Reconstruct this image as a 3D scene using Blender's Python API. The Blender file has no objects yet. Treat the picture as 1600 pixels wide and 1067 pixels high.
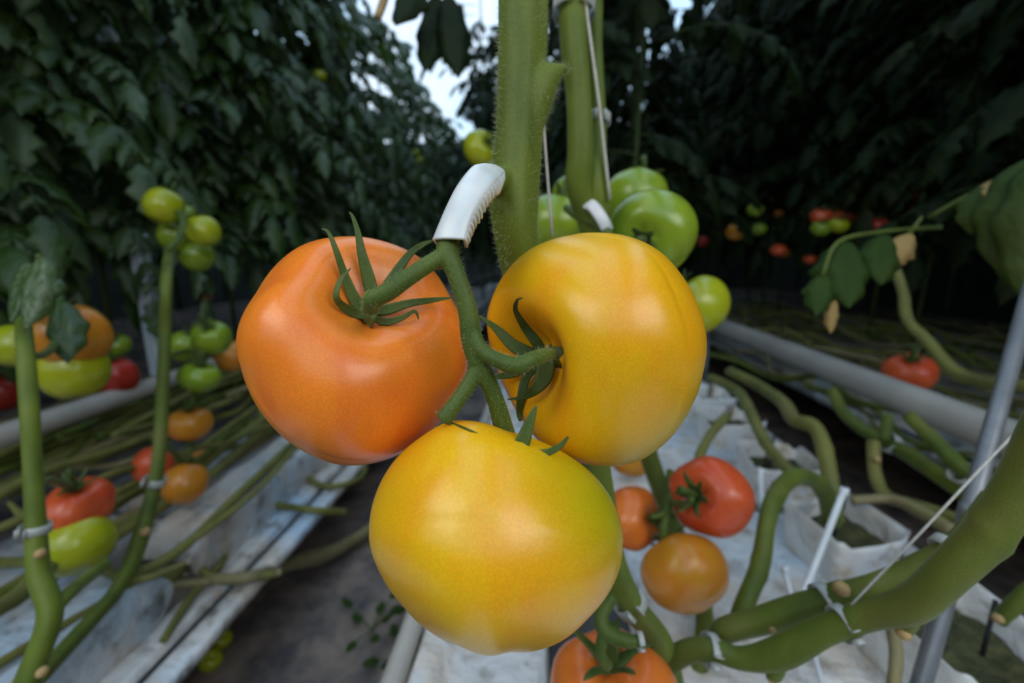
import bpy, bmesh, math, random
from mathutils import Vector, Matrix, Euler, noise
from mathutils.bvhtree import BVHTree
PI = math.pi
R = math.radians
rnd = random.Random(7)
SC = bpy.context.scene
COL = SC.collection

# ------------------------------------------------------------------ camera
CAM = Vector((0, 0, 0.72))
F = 15.0 / 36.0 * 1600
rot = Euler((R(90 - 11.3), 0, R(4.1)), 'XYZ').to_matrix()
cr, cu, cf = rot @ Vector((1, 0, 0)), rot @ Vector((0, 1, 0)), rot @ Vector((0, 0, -1))
cd = bpy.data.cameras.new('camera'); cam = bpy.data.objects.new('camera', cd); COL.objects.link(cam)
cam.location = CAM; cam.rotation_euler = rot.to_euler()
cd.lens = 15; cd.sensor_width = 36; cd.clip_start = 0.01; cd.clip_end = 200
cd.dof.use_dof = True; cd.dof.focus_distance = 0.148; cd.dof.aperture_fstop = 6.5
SC.camera = cam

def ray(px, py):
    return cf + cr * ((px - 800) / F) + cu * ((533.5 - py) / F)
def P(px, py, d):
    return CAM + ray(px, py) * d
def G(px, py, z):
    r = ray(px, py); return CAM + r * ((z - CAM.z) / r.z)

# ------------------------------------------------------------------ objects
def obj(name, mb, mat, parent=None, smooth=True, mods=None):
    me = bpy.data.meshes.new(name)
    me.from_pydata([tuple(v) for v in mb.v], [], mb.f); me.update()
    if smooth: me.polygons.foreach_set('use_smooth', [True] * len(me.polygons))
    if mat is not None: me.materials.append(mat)
    o = bpy.data.objects.new(name, me); COL.objects.link(o)
    if parent is not None: o.parent = parent
    return o
def tag(o, label=None, cat=None, group=None, kind=None):
    if label: o['label'] = label
    if cat: o['category'] = cat
    if group: o['group'] = group
    if kind: o['kind'] = kind
    return o
def thing(name, loc, label, cat, group=None):
    o = bpy.data.objects.new(name, None); o.empty_display_size = 0.02; COL.objects.link(o); o.location = loc
    return tag(o, label, cat, group)
def local(mb, loc):
    mb.v = [Vector(v) - Vector(loc) for v in mb.v]; return mb

class MB:
    def __init__(s): s.v = []; s.f = []
    def add(s, vs, fs):
        b = len(s.v); s.v += vs; s.f += [tuple(b + i for i in f) for f in fs]

def spline(pts, n):
    """Catmull-Rom through tuples of any length, n samples per span"""
    pts = [tuple(p) for p in pts]
    if len(pts) < 2: return pts
    ext = [tuple(2 * a - b for a, b in zip(pts[0], pts[1]))] + pts + [tuple(2 * a - b for a, b in zip(pts[-1], pts[-2]))]
    out = []
    for i in range(1, len(ext) - 2):
        p0, p1, p2, p3 = ext[i - 1:i + 3]
        for k in range(n):
            t = k / n
            out.append(tuple(0.5 * (2 * b + (c - a) * t + (2 * a - 5 * b + 4 * c - d) * t * t + (3 * b - a - 3 * c + d) * t ** 3)
                             for a, b, c, d in zip(p0, p1, p2, p3)))
    out.append(pts[-1]); return out

def frames(ps, hint=None):
    out = []; n = None
    for i, p in enumerate(ps):
        t = (ps[min(i + 1, len(ps) - 1)] - ps[max(i - 1, 0)])
        t = t.normalized() if t.length > 1e-12 else Vector((0, 0, 1))
        if hint is not None: n = hint
        if n is None: n = Vector((0.13, 0.31, 0.9)) if abs(t.z) < 0.9 else Vector((1, 0.2, 0))
        n = (n - t * n.dot(t)); n = n.normalized() if n.length > 1e-9 else t.orthogonal().normalized()
        out.append((t, n, t.cross(n)))
    return out

def tube(mb, pts, seg=10, n=5, flat=1.0, hint=None, ridge=None, fold=0.0):
    """pts: (x,y,z,r). flat<1 thins the section along the hint direction"""
    sp = spline(pts, n) if n > 1 else [tuple(p) for p in pts]
    ps = [Vector(p[:3]) for p in sp]; rs = [max(p[3], 1e-5) for p in sp]
    fr = frames(ps, hint); vs = []; fs = []
    for i, (p, r, (t, a, b)) in enumerate(zip(ps, rs, fr)):
        for k in range(seg):
            ph = 2 * PI * k / seg
            q = 1.0 if ridge is None else ridge(ph, i / max(1, len(ps) - 1))
            ca, sb = math.cos(ph) * flat, math.sin(ph)
            vs.append(p + (a * (ca + fold * abs(sb)) + b * sb) * (r * q))
    m = len(ps)
    for i in range(m - 1):
        for k in range(seg):
            k2 = (k + 1) % seg
            fs.append((i * seg + k, i * seg + k2, (i + 1) * seg + k2, (i + 1) * seg + k))
    vs += [ps[0], ps[-1]]
    c0, c1 = len(vs) - 2, len(vs) - 1
    for k in range(seg):
        k2 = (k + 1) % seg
        fs.append((c0, k2, k)); fs.append((c1, (m - 1) * seg + k, (m - 1) * seg + k2))
    mb.add(vs, fs); return mb

def stroke(pts):
    """(px, py, depth, width in px) -> (x,y,z,r): a real tube at a real distance"""
    return [tuple(P(x, y, d)) + (w * d / F / 2,) for x, y, d, w in pts]

def lay(pts):
    """(px, py, height z, width in px): a tube lying at that height above the floor"""
    return stroke([(x, y, (G(x, y, z) - CAM).dot(cf), w) for x, y, z, w in pts])
def bar(mb, a, b, r, seg=10): return tube(mb, [tuple(a) + (r,), tuple(b) + (r,)], seg, 1)

def box(mb, c, s, rz=0):
    m = Matrix.Rotation(rz, 3, 'Z'); c = Vector(c)
    vs = [c + m @ Vector((x * s[0] / 2, y * s[1] / 2, z * s[2] / 2)) for x in (-1, 1) for y in (-1, 1) for z in (-1, 1)]
    mb.add(vs, [(0, 1, 3, 2), (4, 6, 7, 5), (0, 4, 5, 1), (2, 3, 7, 6), (0, 2, 6, 4), (1, 5, 7, 3)]); return mb

# ------------------------------------------------------------------ materials
def mat(name):
    m = bpy.data.materials.new(name); m.use_nodes = True
    nt = m.node_tree; b = nt.nodes['Principled BSDF']
    return m, nt, b
def nd(nt, t, **kw):
    n = nt.nodes.new(t)
    for k, v in kw.items(): setattr(n, k, v)
    return n
def ramp(nt, fac, stops):
    r = nd(nt, 'ShaderNodeValToRGB'); e = r.color_ramp.elements
    while len(e) < len(stops): e.new(0.5)
    for el, (p, c) in zip(e, stops): el.position = p; el.color = (*c, 1)
    nt.links.new(fac, r.inputs[0]); return r.outputs[0]
def noise_(nt, scale, detail=3, rough=0.55, coord='Object', sc=None, dist=0.0):
    tc = nd(nt, 'ShaderNodeTexCoord'); v = tc.outputs[coord]
    if sc is not None:
        mp = nd(nt, 'ShaderNodeMapping'); mp.inputs['Scale'].default_value = sc
        nt.links.new(v, mp.inputs[0]); v = mp.outputs[0]
    n = nd(nt, 'ShaderNodeTexNoise'); n.inputs['Scale'].default_value = scale
    n.inputs['Detail'].default_value = detail; n.inputs['Roughness'].default_value = rough
    n.inputs['Distortion'].default_value = dist
    nt.links.new(v, n.inputs['Vector']); return n.outputs['Fac']
def mix(nt, fac, a, b, mode='MIX'):
    x = nd(nt, 'ShaderNodeMix', data_type='RGBA', blend_type=mode)
    for s, v in ((0, fac), (6, a), (7, b)):
        if hasattr(v, 'links'): nt.links.new(v, x.inputs[s])
        else: x.inputs[s].default_value = v if s == 0 else (*v, 1)
    return x.outputs[2]
def bump(nt, b, h, strength, dist):
    n = nd(nt, 'ShaderNodeBump'); n.inputs['Strength'].default_value = strength; n.inputs['Distance'].default_value = dist
    nt.links.new(h, n.inputs['Height']); nt.links.new(n.outputs[0], b.inputs['Normal'])
def gradient(nt, direction, lo, hi):
    """0..1 along a direction in object space between lo and hi"""
    tc = nd(nt, 'ShaderNodeTexCoord'); d = nd(nt, 'ShaderNodeVectorMath', operation='DOT_PRODUCT')
    d.inputs[1].default_value = direction; nt.links.new(tc.outputs['Object'], d.inputs[0])
    mr = nd(nt, 'ShaderNodeMapRange', interpolation_type='SMOOTHSTEP')
    mr.inputs[1].default_value = lo; mr.inputs[2].default_value = hi
    nt.links.new(d.outputs['Value'], mr.inputs[0]); return mr.outputs[0]

def simple(name, c1, c2, scale=20, rough=0.5, bmp=0.0, bdist=0.001, spec=0.5, metal=0.0, sc=None, coord='Object', detail=4):
    m, nt, b = mat(name)
    n = noise_(nt, scale, detail, 0.6, coord, sc)
    nt.links.new(ramp(nt, n, [(0.3, c1), (0.7, c2)]), b.inputs['Base Color'])
    b.inputs['Roughness'].default_value = rough; b.inputs['Specular IOR Level'].default_value = spec; b.inputs['Metallic'].default_value = metal
    if bmp: bump(nt, b, n, bmp, bdist)
    return m

def tomato_mat(name, c_main, c_alt, c_patch, patches=(), scale=28, rough=0.31, patch_amt=0.5, speck=True, sss=0.06):
    """skin: soft blotches of ripeness, a fine speckle of pores; patches = [(direction, lo, hi, colour)] for riper or greener sides"""
    m, nt, b = mat(name)
    n1 = noise_(nt, scale, 2, 0.5, sc=(1, 1, 0.7))
    n2 = noise_(nt, scale * 2.1, 3, 0.5, sc=(1.3, 1.1, 0.5))
    c = ramp(nt, n1, [(0.36, c_main), (0.66, c_alt)])
    c = mix(nt, ramp(nt, n2, [(0.45, (0, 0, 0)), (0.72, (patch_amt,) * 3)]), c, c_patch)
    for d, lo, hi, pc in patches:
        c = mix(nt, gradient(nt, d, lo, hi), c, pc)
    if speck:
        vo = nd(nt, 'ShaderNodeTexVoronoi'); vo.inputs['Scale'].default_value = 1500
        tc = nd(nt, 'ShaderNodeTexCoord'); nt.links.new(tc.outputs['Object'], vo.inputs['Vector'])
        sp = ramp(nt, vo.outputs['Distance'], [(0.06, (1.22, 1.2, 1.15)), (0.5, (0.96, 0.96, 0.96))])
        c = mix(nt, 1.0, c, sp, 'MULTIPLY')
        fine = noise_(nt, 900, 2, 0.6)
        bump(nt, b, fine, 0.10, 0.0003)
    nt.links.new(c, b.inputs['Base Color'])
    b.inputs['Roughness'].default_value = rough; b.inputs['Specular IOR Level'].default_value = 0.42
    b.inputs['Coat Weight'].default_value = 0.22; b.inputs['Coat Roughness'].default_value = 0.2
    if sss:
        b.inputs['Subsurface Weight'].default_value = sss; b.inputs['Subsurface Radius'].default_value = (1, 0.4, 0.1)
        b.inputs['Subsurface Scale'].default_value = 0.006
    return m

def leaf_mat(name, dark, light, tip, tipamt=0.25, rough=0.36, trans=0.2):
    m, nt, b = mat(name)
    c = ramp(nt, noise_(nt, 9, 3, 0.6), [(0.32, dark), (0.7, light)])
    c = mix(nt, ramp(nt, noise_(nt, 2.3, 2, 0.5), [(0.58, (0, 0, 0)), (0.78, (tipamt,) * 3)]), c, tip)
    nt.links.new(c, b.inputs['Base Color'])
    b.inputs['Roughness'].default_value = rough; b.inputs['Specular IOR Level'].default_value = 0.75 if rough < .5 else .25
    bump(nt, b, noise_(nt, 60, 4, 0.65), 0.8, 0.006)
    tr = nd(nt, 'ShaderNodeBsdfTranslucent'); nt.links.new(mix(nt, 1.0, c, (1.9, 2.0, 0.5), 'MULTIPLY'), tr.inputs[0])
    ms = nd(nt, 'ShaderNodeMixShader'); ms.inputs[0].default_value = trans
    nt.links.new(b.outputs[0], ms.inputs[1]); nt.links.new(tr.outputs[0], ms.inputs[2])
    nt.links.new(ms.outputs[0], nt.nodes['Material Output'].inputs[0])
    return m

def stem_mat(name, c1, c2, c3, scale=30, rough=0.55):
    m, nt, b = mat(name)
    c = ramp(nt, noise_(nt, scale, 3, 0.6, sc=(1, 1, 0.35)), [(0.3, c1), (0.65, c2)])
    c = mix(nt, ramp(nt, noise_(nt, scale * 0.6, 2, 0.5), [(0.55, (0, 0, 0)), (0.8, (0.7,) * 3)]), c, c3)
    c = mix(nt, 1.0, c, ramp(nt, noise_(nt, 1400, 2, 0.7), [(0.3, (0.8,) * 3), (0.7, (1.2,) * 3)]), 'MULTIPLY')
    nt.links.new(c, b.inputs['Base Color']); b.inputs['Roughness'].default_value = rough
    b.inputs['Specular IOR Level'].default_value = 0.3
    b.inputs['Sheen Weight'].default_value = 0.12; b.inputs['Sheen Roughness'].default_value = 0.4
    b.inputs['Sheen Tint'].default_value = (0.8, 0.9, 0.6, 1)
    bump(nt, b, noise_(nt, 700, 2, 0.6), 0.25, 0.0006)
    return m

def film_mat(name, white, dirt, sky_tint=(0.42, 0.6, 0.78), rough=0.32):
    m, nt, b = mat(name)
    c = ramp(nt, noise_(nt, 6, 4, 0.6), [(0.35, white), (0.7, tuple(0.72 * x for x in white))])
    c = mix(nt, ramp(nt, noise_(nt, 3.7, 3, 0.5), [(0.47, (0, 0, 0)), (0.62, (0.8,) * 3)]), c, sky_tint)  # bluish patches: sky reflections put into the film colour
    c = mix(nt, ramp(nt, noise_(nt, 8, 5, 0.7, dist=0.2), [(0.48, (0, 0, 0)), (0.66, (0.75,) * 3)]), c, tuple(x * y for x, y in zip(white, (0.85, 0.68, 0.5))))
    c = mix(nt, ramp(nt, noise_(nt, 22, 5, 0.7), [(0.52, (0, 0, 0)), (0.68, (0.85,) * 3)]), c, dirt)
    nt.links.new(c, b.inputs['Base Color']); b.inputs['Roughness'].default_value = rough
    bump(nt, b, noise_(nt, 14, 4, 0.5, dist=0.3), 0.7, 0.03)
    return m

def cloth_mat():
    m, nt, b = mat('ground cloth')
    c = ramp(nt, noise_(nt, 5, 6, 0.65), [(0.38, (0.05, 0.047, 0.05)), (0.6, (0.30, 0.225, 0.175))])
    c = mix(nt, ramp(nt, noise_(nt, 14, 4, 0.6), [(0.5, (0, 0, 0)), (0.7, (.7, .7, .7))]), c, (0.05, 0.05, 0.06))
    nt.links.new(c, b.inputs['Base Color']); b.inputs['Roughness'].default_value = 0.7
    bump(nt, b, noise_(nt, 10, 5, 0.6), 0.6, 0.02)
    return m

M = {}
M['stem'] = stem_mat('stem green', (0.068, 0.104, 0.010), (0.135, 0.180, 0.018), (0.19, 0.24, 0.02))
M['truss'] = stem_mat('truss green', (0.045, 0.080, 0.010), (0.085, 0.125, 0.016), (0.12, 0.16, 0.02), 60)
M['sepal'] = stem_mat('sepal green', (0.038, 0.068, 0.010), (0.075, 0.11, 0.017), (0.11, 0.13, 0.03), 60)
M['knuckle'] = stem_mat('knuckle green', (0.10, 0.155, 0.012), (0.18, 0.25, 0.018), (0.17, 0.23, 0.02), 60)
M['vine'] = stem_mat('vine green', (0.058, 0.088, 0.010), (0.125, 0.160, 0.018), (0.18, 0.15, 0.035), 22)
M['vine_olive'] = stem_mat('vine olive', (0.10, 0.105, 0.025), (0.20, 0.195, 0.045), (0.28, 0.22, 0.08), 14)
M['vine_brown'] = stem_mat('vine dry', (0.16, 0.13, 0.06), (0.28, 0.23, 0.11), (0.16, 0.16, 0.05), 12)
M['scar'] = simple('leaf scar', (0.35, 0.22, 0.09), (0.5, 0.34, 0.14), 120, 0.7)
M['hair'] = simple('stem hair', (0.42, 0.48, 0.25), (0.55, 0.6, 0.35), 50, 0.4)
M['leaf'] = leaf_mat('leaf dark', (0.022, 0.058, 0.008), (0.068, 0.130, 0.018), (0.09, 0.08, 0.012))
M['leaf_b'] = leaf_mat('leaf grey green', (0.045, 0.085, 0.028), (0.12, 0.19, 0.065), (0.05, 0.09, 0.02))
M['leaf_r'] = leaf_mat('leaf shaded olive', (0.007, 0.018, 0.003), (0.018, 0.036, 0.006), (0.08, 0.055, 0.010), 0.4, 0.6)  # darker leaf copy, shade of the unlit rows put into the colour
M['leaf_near'] = leaf_mat('leaf near', (0.020, 0.050, 0.004), (0.045, 0.085, 0.008), (0.13, 0.10, 0.016), 0.5, 0.65)
M['leaf_dry'] = leaf_mat('leaf dry', (0.30, 0.18, 0.06), (0.55, 0.38, 0.14), (0.4, 0.25, 0.08), 0.5, 0.6)
M['litter'] = leaf_mat('litter', (0.18, 0.165, 0.10), (0.46, 0.41, 0.30), (0.12, 0.17, 0.07), 0.6, 0.6)
M['vine_dark'] = stem_mat('vine shaded', (0.03, 0.05, 0.01), (0.05, 0.075, 0.014), (0.05, 0.05, 0.02), 10)  # darker vine copy for row stems, their shade put into the colour
M['film'] = film_mat('white film', (0.86, 0.83, 0.79), (0.34, 0.29, 0.22), (0.55, 0.72, 0.88))
M['film_l'] = film_mat('white film worn', (0.78, 0.74, 0.69), (0.18, 0.16, 0.12))
M['film_d'] = film_mat('white film dirty', (0.50, 0.48, 0.44), (0.10, 0.095, 0.06), (0.30, 0.40, 0.44))
M['slab'] = film_mat('slab wrap', (0.74, 0.69, 0.62), (0.17, 0.155, 0.13), (0.45, 0.60, 0.74))
M['block'] = film_mat('block wrap', (0.86, 0.84, 0.80), (0.42, 0.28, 0.12), (0.5, 0.62, 0.76))
M['groove'] = simple('groove dark', (0.03, 0.03, 0.033), (0.07, 0.065, 0.06), 30, 0.5)
M['wool'] = simple('mossy wool', (0.02, 0.022, 0.008), (0.10, 0.10, 0.03), 60, 0.9, 1.0, 0.01)
M['black'] = simple('black plastic', (0.012, 0.012, 0.013), (0.03, 0.03, 0.03), 30, 0.5)
M['pipe'] = simple('pipe paint', (0.30, 0.285, 0.25), (0.44, 0.41, 0.36), 6, 0.42, 0.15, 0.002)
M['rod'] = simple('rod steel', (0.16, 0.165, 0.17), (0.26, 0.265, 0.27), 40, 0.4, metal=0.4)
M['white'] = simple('white plastic', (0.70, 0.72, 0.73), (0.82, 0.83, 0.83), 30, 0.3)
M['post'] = simple('post paint', (0.62, 0.70, 0.78), (0.78, 0.83, 0.88), 8, 0.4)
M['twine'] = simple('twine', (0.42, 0.40, 0.35), (0.60, 0.58, 0.52), 300, 0.8)
M['cloth'] = cloth_mat()

m, nt, b = mat('clip plastic')
nt.links.new(ramp(nt, noise_(nt, 90, 3, 0.5), [(0.3, (0.72, 0.78, 0.80)), (0.7, (0.88, 0.88, 0.86))]), b.inputs['Base Color'])
b.inputs['Roughness'].default_value = 0.32; b.inputs['Transmission Weight'].default_value = 0.15
b.inputs['Subsurface Weight'].default_value = 0.3; b.inputs['Subsurface Scale'].default_value = 0.003
M['clip'] = m
m, nt, b = mat('clip clear plastic')
b.inputs['Base Color'].default_value = (.72, .74, .70, 1); b.inputs['Roughness'].default_value = .35; b.inputs['Transmission Weight'].default_value = .45
M['clip_thin'] = m

YEL, ORA, GRN = (0.80, 0.44, 0.005), (0.82, 0.30, 0.007), (0.42, 0.36, 0.006)
TM = {
 'hero_orange': tomato_mat('skin ripening orange', (0.84, 0.215, 0.018), (0.85, 0.25, 0.02), (0.70, 0.115, 0.016),
        [((-0.5, -0.1, -0.8), 0.018, 0.05, (0.62, 0.26, 0.018))], 30),
 'hero_gold': tomato_mat('skin golden', YEL, (0.78, 0.39, 0.006), ORA,
        [((0.75, 0.1, -0.65), 0.010, 0.045, (0.45, 0.36, 0.008)), ((0.0, 0.3, 0.95), 0.020, 0.043, (0.80, 0.45, 0.010))], 30),
 'hero_lime': tomato_mat('skin yellow with lime shoulder', (0.80, 0.46, 0.006), (0.78, 0.39, 0.006), ORA,
        [((0.80, -0.1, 0.60), 0.026, 0.046, (0.34, 0.36, 0.004))], 30),
 'green': tomato_mat('skin green', (0.20, 0.30, 0.018), (0.27, 0.36, 0.025), (0.14, 0.25, 0.012), (), 28, 0.25),
 'lime': tomato_mat('skin lime', (0.36, 0.40, 0.012), (0.44, 0.44, 0.015), (0.28, 0.36, 0.01), (), 28, 0.25),
 'amber': tomato_mat('skin amber', (0.66, 0.24, 0.022), (0.58, 0.25, 0.015), (0.62, 0.17, 0.02), (), 28),
 'orange': tomato_mat('skin orange', (0.74, 0.17, 0.026), (0.76, 0.21, 0.03), (0.70, 0.12, 0.02), (), 28),
 'red': tomato_mat('skin red', (0.66, 0.085, 0.026), (0.70, 0.12, 0.03), (0.58, 0.05, 0.02), (), 28),
 'crimson': tomato_mat('skin deep red', (0.40, 0.025, 0.015), (0.46, 0.04, 0.02), (0.36, 0.02, 0.012), (), 28),
}

# ------------------------------------------------------------------ fruit
def tomato_verts(Rr, nu, nv, squash, lobes, amp, dimple, dw, seed, boxy=1.0):
    rr = random.Random(seed); ph0 = rr.uniform(0, 6.28); ph1 = rr.uniform(0, 6.28)
    vs = []; fs = []
    for j in range(1, nv):
        th = PI * j / nv
        for i in range(nu):
            ph = 2 * PI * i / nu
            s, c = math.sin(th), math.cos(th)
            up = max(0.0, c) ** 0.5 * s
            rad = 1 + amp * math.cos(lobes * ph + ph0 + 0.6 * math.sin(ph + ph1)) * (0.35 * s + 1.2 * up) + 0.025 * math.cos(2 * ph + ph1) * s
            x = Rr * rad * (s ** boxy); z = Rr * squash * c * (1 + 0.3 * amp * math.cos(lobes * ph + ph0))
            if c > 0: z -= dimple * Rr * math.exp(-(s / dw) ** 2) * (1 + 0.1 * math.cos(lobes * ph + ph0))
            else: z += 0.07 * Rr * math.exp(-(s / 0.25) ** 2)
            vs.append(Vector((x * math.cos(ph), x * math.sin(ph), z)))
    for j in range(nv - 2):
        for i in range(nu):
            i2 = (i + 1) % nu
            fs.append((j * nu + i, (j + 1) * nu + i, (j + 1) * nu + i2, j * nu + i2))
    vs.append(Vector((0, 0, Rr * squash * (1) - dimple * Rr * 1.02))); vs.append(Vector((0, 0, -Rr * squash + 0.07 * Rr)))
    a, b2 = len(vs) - 2, len(vs) - 1
    for i in range(nu):
        i2 = (i + 1) % nu
        fs.append((a, i, i2)); fs.append((b2, (nv - 2) * nu + i2, (nv - 2) * nu + i))
    return vs, fs

def axis_matrix(axis, spin=0.0):
    z = Vector(axis).normalized(); q = Vector((0, 0, 1)).rotation_difference(z)
    return q.to_matrix() @ Matrix.Rotation(spin, 3, 'Z')

def view_frame(c):
    w = (CAM - c).normalized(); u = cu.cross(w).normalized(); v = w.cross(u); return u, v, w

bvh_pole = {}
def hero_tomato(px, py, d, outline, axis, Rr, squash, lobes, amp, dimple, dw, seed, material, label):
    """a full solid fruit turned to its pose, its shape sculpted to the fruit's own contour"""
    c = P(px, py, d); u, v, w = view_frame(c)
    vs, fs = tomato_verts(Rr, 128, 90, squash, lobes, amp, dimple, dw, seed, 0.92)
    am = axis_matrix(u * axis[0] + v * axis[1] + w * axis[2], 0.4)
    q = [am @ p for p in vs]; q = [Vector((p.dot(u), p.dot(v), p.dot(w))) for p in q]
    K = 180
    tgt = []
    D = (CAM - c).length
    for x, y in outline:
        r = ray(x, y).normalized(); t = (c - CAM).dot(-w) / r.dot(-w); e = CAM + r * t - c
        rad = math.hypot(e.dot(u), e.dot(v)); tgt.append((math.atan2(e.dot(v), e.dot(u)), rad * math.cos(math.atan(rad / D))))
    tgt.sort()
    def tr(a):
        n = len(tgt)
        for i in range(n):
            a0, r0 = tgt[i]; a1, r1 = tgt[(i + 1) % n]
            if i == n - 1: a1 += 2 * PI
            for aa in (a, a + 2 * PI):
                if a0 <= aa <= a1: t = (aa - a0) / (a1 - a0 + 1e-9); return r0 + (r1 - r0) * t
        return tgt[0][1]
    g = [0.0] * K
    for p in q:
        k = int((math.atan2(p.y, p.x) + PI) / (2 * PI) * K) % K
        for kk in (k - 1, k, k + 1): g[kk % K] = max(g[kk % K], math.hypot(p.x, p.y))
    fac = [tr(-PI + (k + 0.5) * 2 * PI / K) / g[k] for k in range(K)]
    for _ in range(6): fac = [(fac[k - 1] + 2 * fac[k] + fac[(k + 1) % K]) / 4 for k in range(K)]
    mean = sum(fac) / K
    out = []
    for p in q:
        x = (math.atan2(p.y, p.x) + PI) / (2 * PI) * K - 0.5
        k = math.floor(x); t = x - k
        s = fac[k % K] * (1 - t) + fac[(k + 1) % K] * t
        rr = min(1.0, math.hypot(p.x, p.y) / (0.95 * g[int(x) % K])); rr = rr * rr * (3 - 2 * rr)
        s = mean + (s - mean) * rr
        out.append(u * (p.x * s) + v * (p.y * s) + w * (p.z * mean))
    mb = MB(); mb.v = out; mb.f = fs
    o = obj('tomato', mb, material); o.location = c
    tag(o, label, 'tomato', 'beefsteak tomatoes of the front bunch')
    bvh = BVHTree.FromPolygons([p + c for p in out], fs)
    pole = out[-2] + c; ax = (u * axis[0] + v * axis[1] + w * axis[2]).normalized()
    bvh_pole[o.name] = (pole, ax)
    return o, c, bvh

OUT_A = [(376,540),(380,500),(392,460),(408,425),(432,400),(480,371),(540,361),(600,365),(650,385),(690,420),(716,470),(730,520),(732,560),(722,605),(695,650),(655,688),(600,714),(560,720),(525,717),(480,698),(430,660),(398,620),(382,580)]
OUT_B = [(752,490),(758,470),(775,435),(800,403),(830,378),(870,364),(925,360),(980,368),(1025,392),(1060,432),(1084,478),(1097,530),(1093,575),(1075,640),(1050,680),(1015,710),(970,724),(925,724),(880,712),(840,690),(808,660),(786,620),(768,580),(755,530)]
OUT_C = [(576,835),(580,790),(592,752),(612,718),(640,690),(670,673),(702,666),(745,674),(790,692),(840,699),(885,713),(920,738),(950,775),(967,815),(973,855),(968,890),(950,928),(920,963),(885,995),(845,1013),(800,1022),(760,1022),(715,1010),(672,985),(630,945),(598,900),(582,865)]
TA, cA, bA = hero_tomato(554, 540, 0.172, OUT_A, (0.19, 0.56, 0.81), 0.045, 0.80, 5, 0.045, 0.32, 0.36, 3, TM['hero_orange'],
    'large orange beefsteak tomato with green star calyx, left in the front bunch')
TB, cB, bB = hero_tomato(925, 543, 0.172, OUT_B, (-0.73, -0.16, 0.67), 0.044, 0.86, 4, 0.05, 0.46, 0.36, 11, TM['hero_gold'],
    'large golden yellow tomato on the right of the front bunch, its stem cavity turned left')
TC, cC, bC = hero_tomato(775, 845, 0.145, OUT_C, (0.08, 0.97, -0.10), 0.041, 0.84, 5, 0.03, 0.26, 0.42, 5, TM['hero_lime'],
    'large yellow tomato with lime green shoulder hanging lowest in the front bunch')

def on(bvh, px, py, off, fallback):
    r = ray(px, py); h = bvh.ray_cast(CAM, r.normalized())
    if h[0] is None: return fallback
    return (h[0] - CAM).dot(cf) - off

def sepal_px(mb, bvh, pts, dd=0.15, flat=0.3, fold=0.35):
    d = dd; seq = []
    for x, y, off, w in pts:
        d = on(bvh, x, y, off, d); seq.append((x, y, d, w))
    s = stroke(seq)
    tube(mb, s, 10, 6, flat, hint=-cf, fold=fold)

def hairs(mb, strokes, per_cm, length, rad, rg):
    for pts in strokes:
        sp = spline(pts, 8); ps = [Vector(p[:3]) for p in sp]; fr = frames(ps)
        for i in range(len(ps) - 1):
            seg = (ps[i + 1] - ps[i]).length * 100
            for _ in range(max(1, int(seg * per_cm))):
                t = rg.random(); ph = rg.uniform(0, 2 * PI); T, a, b = fr[i]
                n = a * math.cos(ph) + b * math.sin(ph); r = sp[i][3] * (1 - t) + sp[i + 1][3] * t
                p = ps[i].lerp(ps[i + 1], t) + n * (r * 0.97)
                n = (n + T * rg.uniform(-0.5, 0.5) + a * rg.uniform(-.25, .25)).normalized()
                L = length * rg.uniform(0.4, 1.2); s = n.orthogonal().normalized() * rad; s2 = n.cross(s)
                mid = p + n * L * 0.5 + T * L * 0.06; tip = p + n * L + T * L * rg.uniform(-.3, .3)
                mb.add([p + s, p - s * 0.5 + s2 * 0.87, p - s * 0.5 - s2 * 0.87, mid + s * .7, mid - s * .35 + s2 * .6, mid - s * .35 - s2 * .6, tip],
                       [(0, 1, 4, 3), (1, 2, 5, 4), (2, 0, 3, 5), (3, 4, 6), (4, 5, 6), (5, 3, 6)])

def organic(o, voxel, it=6):
    r = o.modifiers.new('join', 'REMESH'); r.mode = 'VOXEL'; r.voxel_size = voxel; r.use_smooth_shade = True
    s = o.modifiers.new('soften', 'SMOOTH'); s.iterations = it; s.factor = 0.5

# calyxes of the three front tomatoes
def calyx(parent, c, bvh, seps, dd=0.15):
    mb = MB()
    for s in seps: sepal_px(mb, bvh, s, dd)
    p, ax = bvh_pole[parent.name]
    tube(mb, [tuple(p - ax * .003) + (.0052,), tuple(p + ax * .0008) + (.0052,), tuple(p + ax * .0028) + (.0036,), tuple(p + ax * .005) + (.0018,)], 14, 4)
    return obj('calyx', local(mb, c), M['sepal'], parent)
calyx(TA, cA, bA, [
    [(584,470,.004,18),(578,440,.004,22),(566,395,.006,15),(560,365,.010,10),(552,340,.012,6),(546,331,.012,2)],
    [(576,484,.004,16),(557,470,.004,20),(540,432,.004,14),(526,392,.007,10),(514,364,.009,6),(503,357,.010,2)],
    [(574,492,.004,16),(556,489,.004,18),(537,478,.004,15),(526,462,.006,11),(533,437,.009,8),(548,419,.011,2)],
    [(577,505,.002,20),(581,496,.006,16),(588,480,.010,12),(590,472,.012,4)],
    [(588,486,.004,14),(606,484,.003,18),(640,474,.004,13),(675,469,.005,9),(706,465,.006,2)],
    [(586,498,.003,12),(604,503,.003,13),(628,497,.004,9),(645,487,.006,6),(651,489,.006,5),(654,499,.004,2)],
    [(600,452,.004,12),(617,430,.004,16),(640,398,.006,12),(660,383,.010,9),(676,376,.012,3)]], 0.142)
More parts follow.
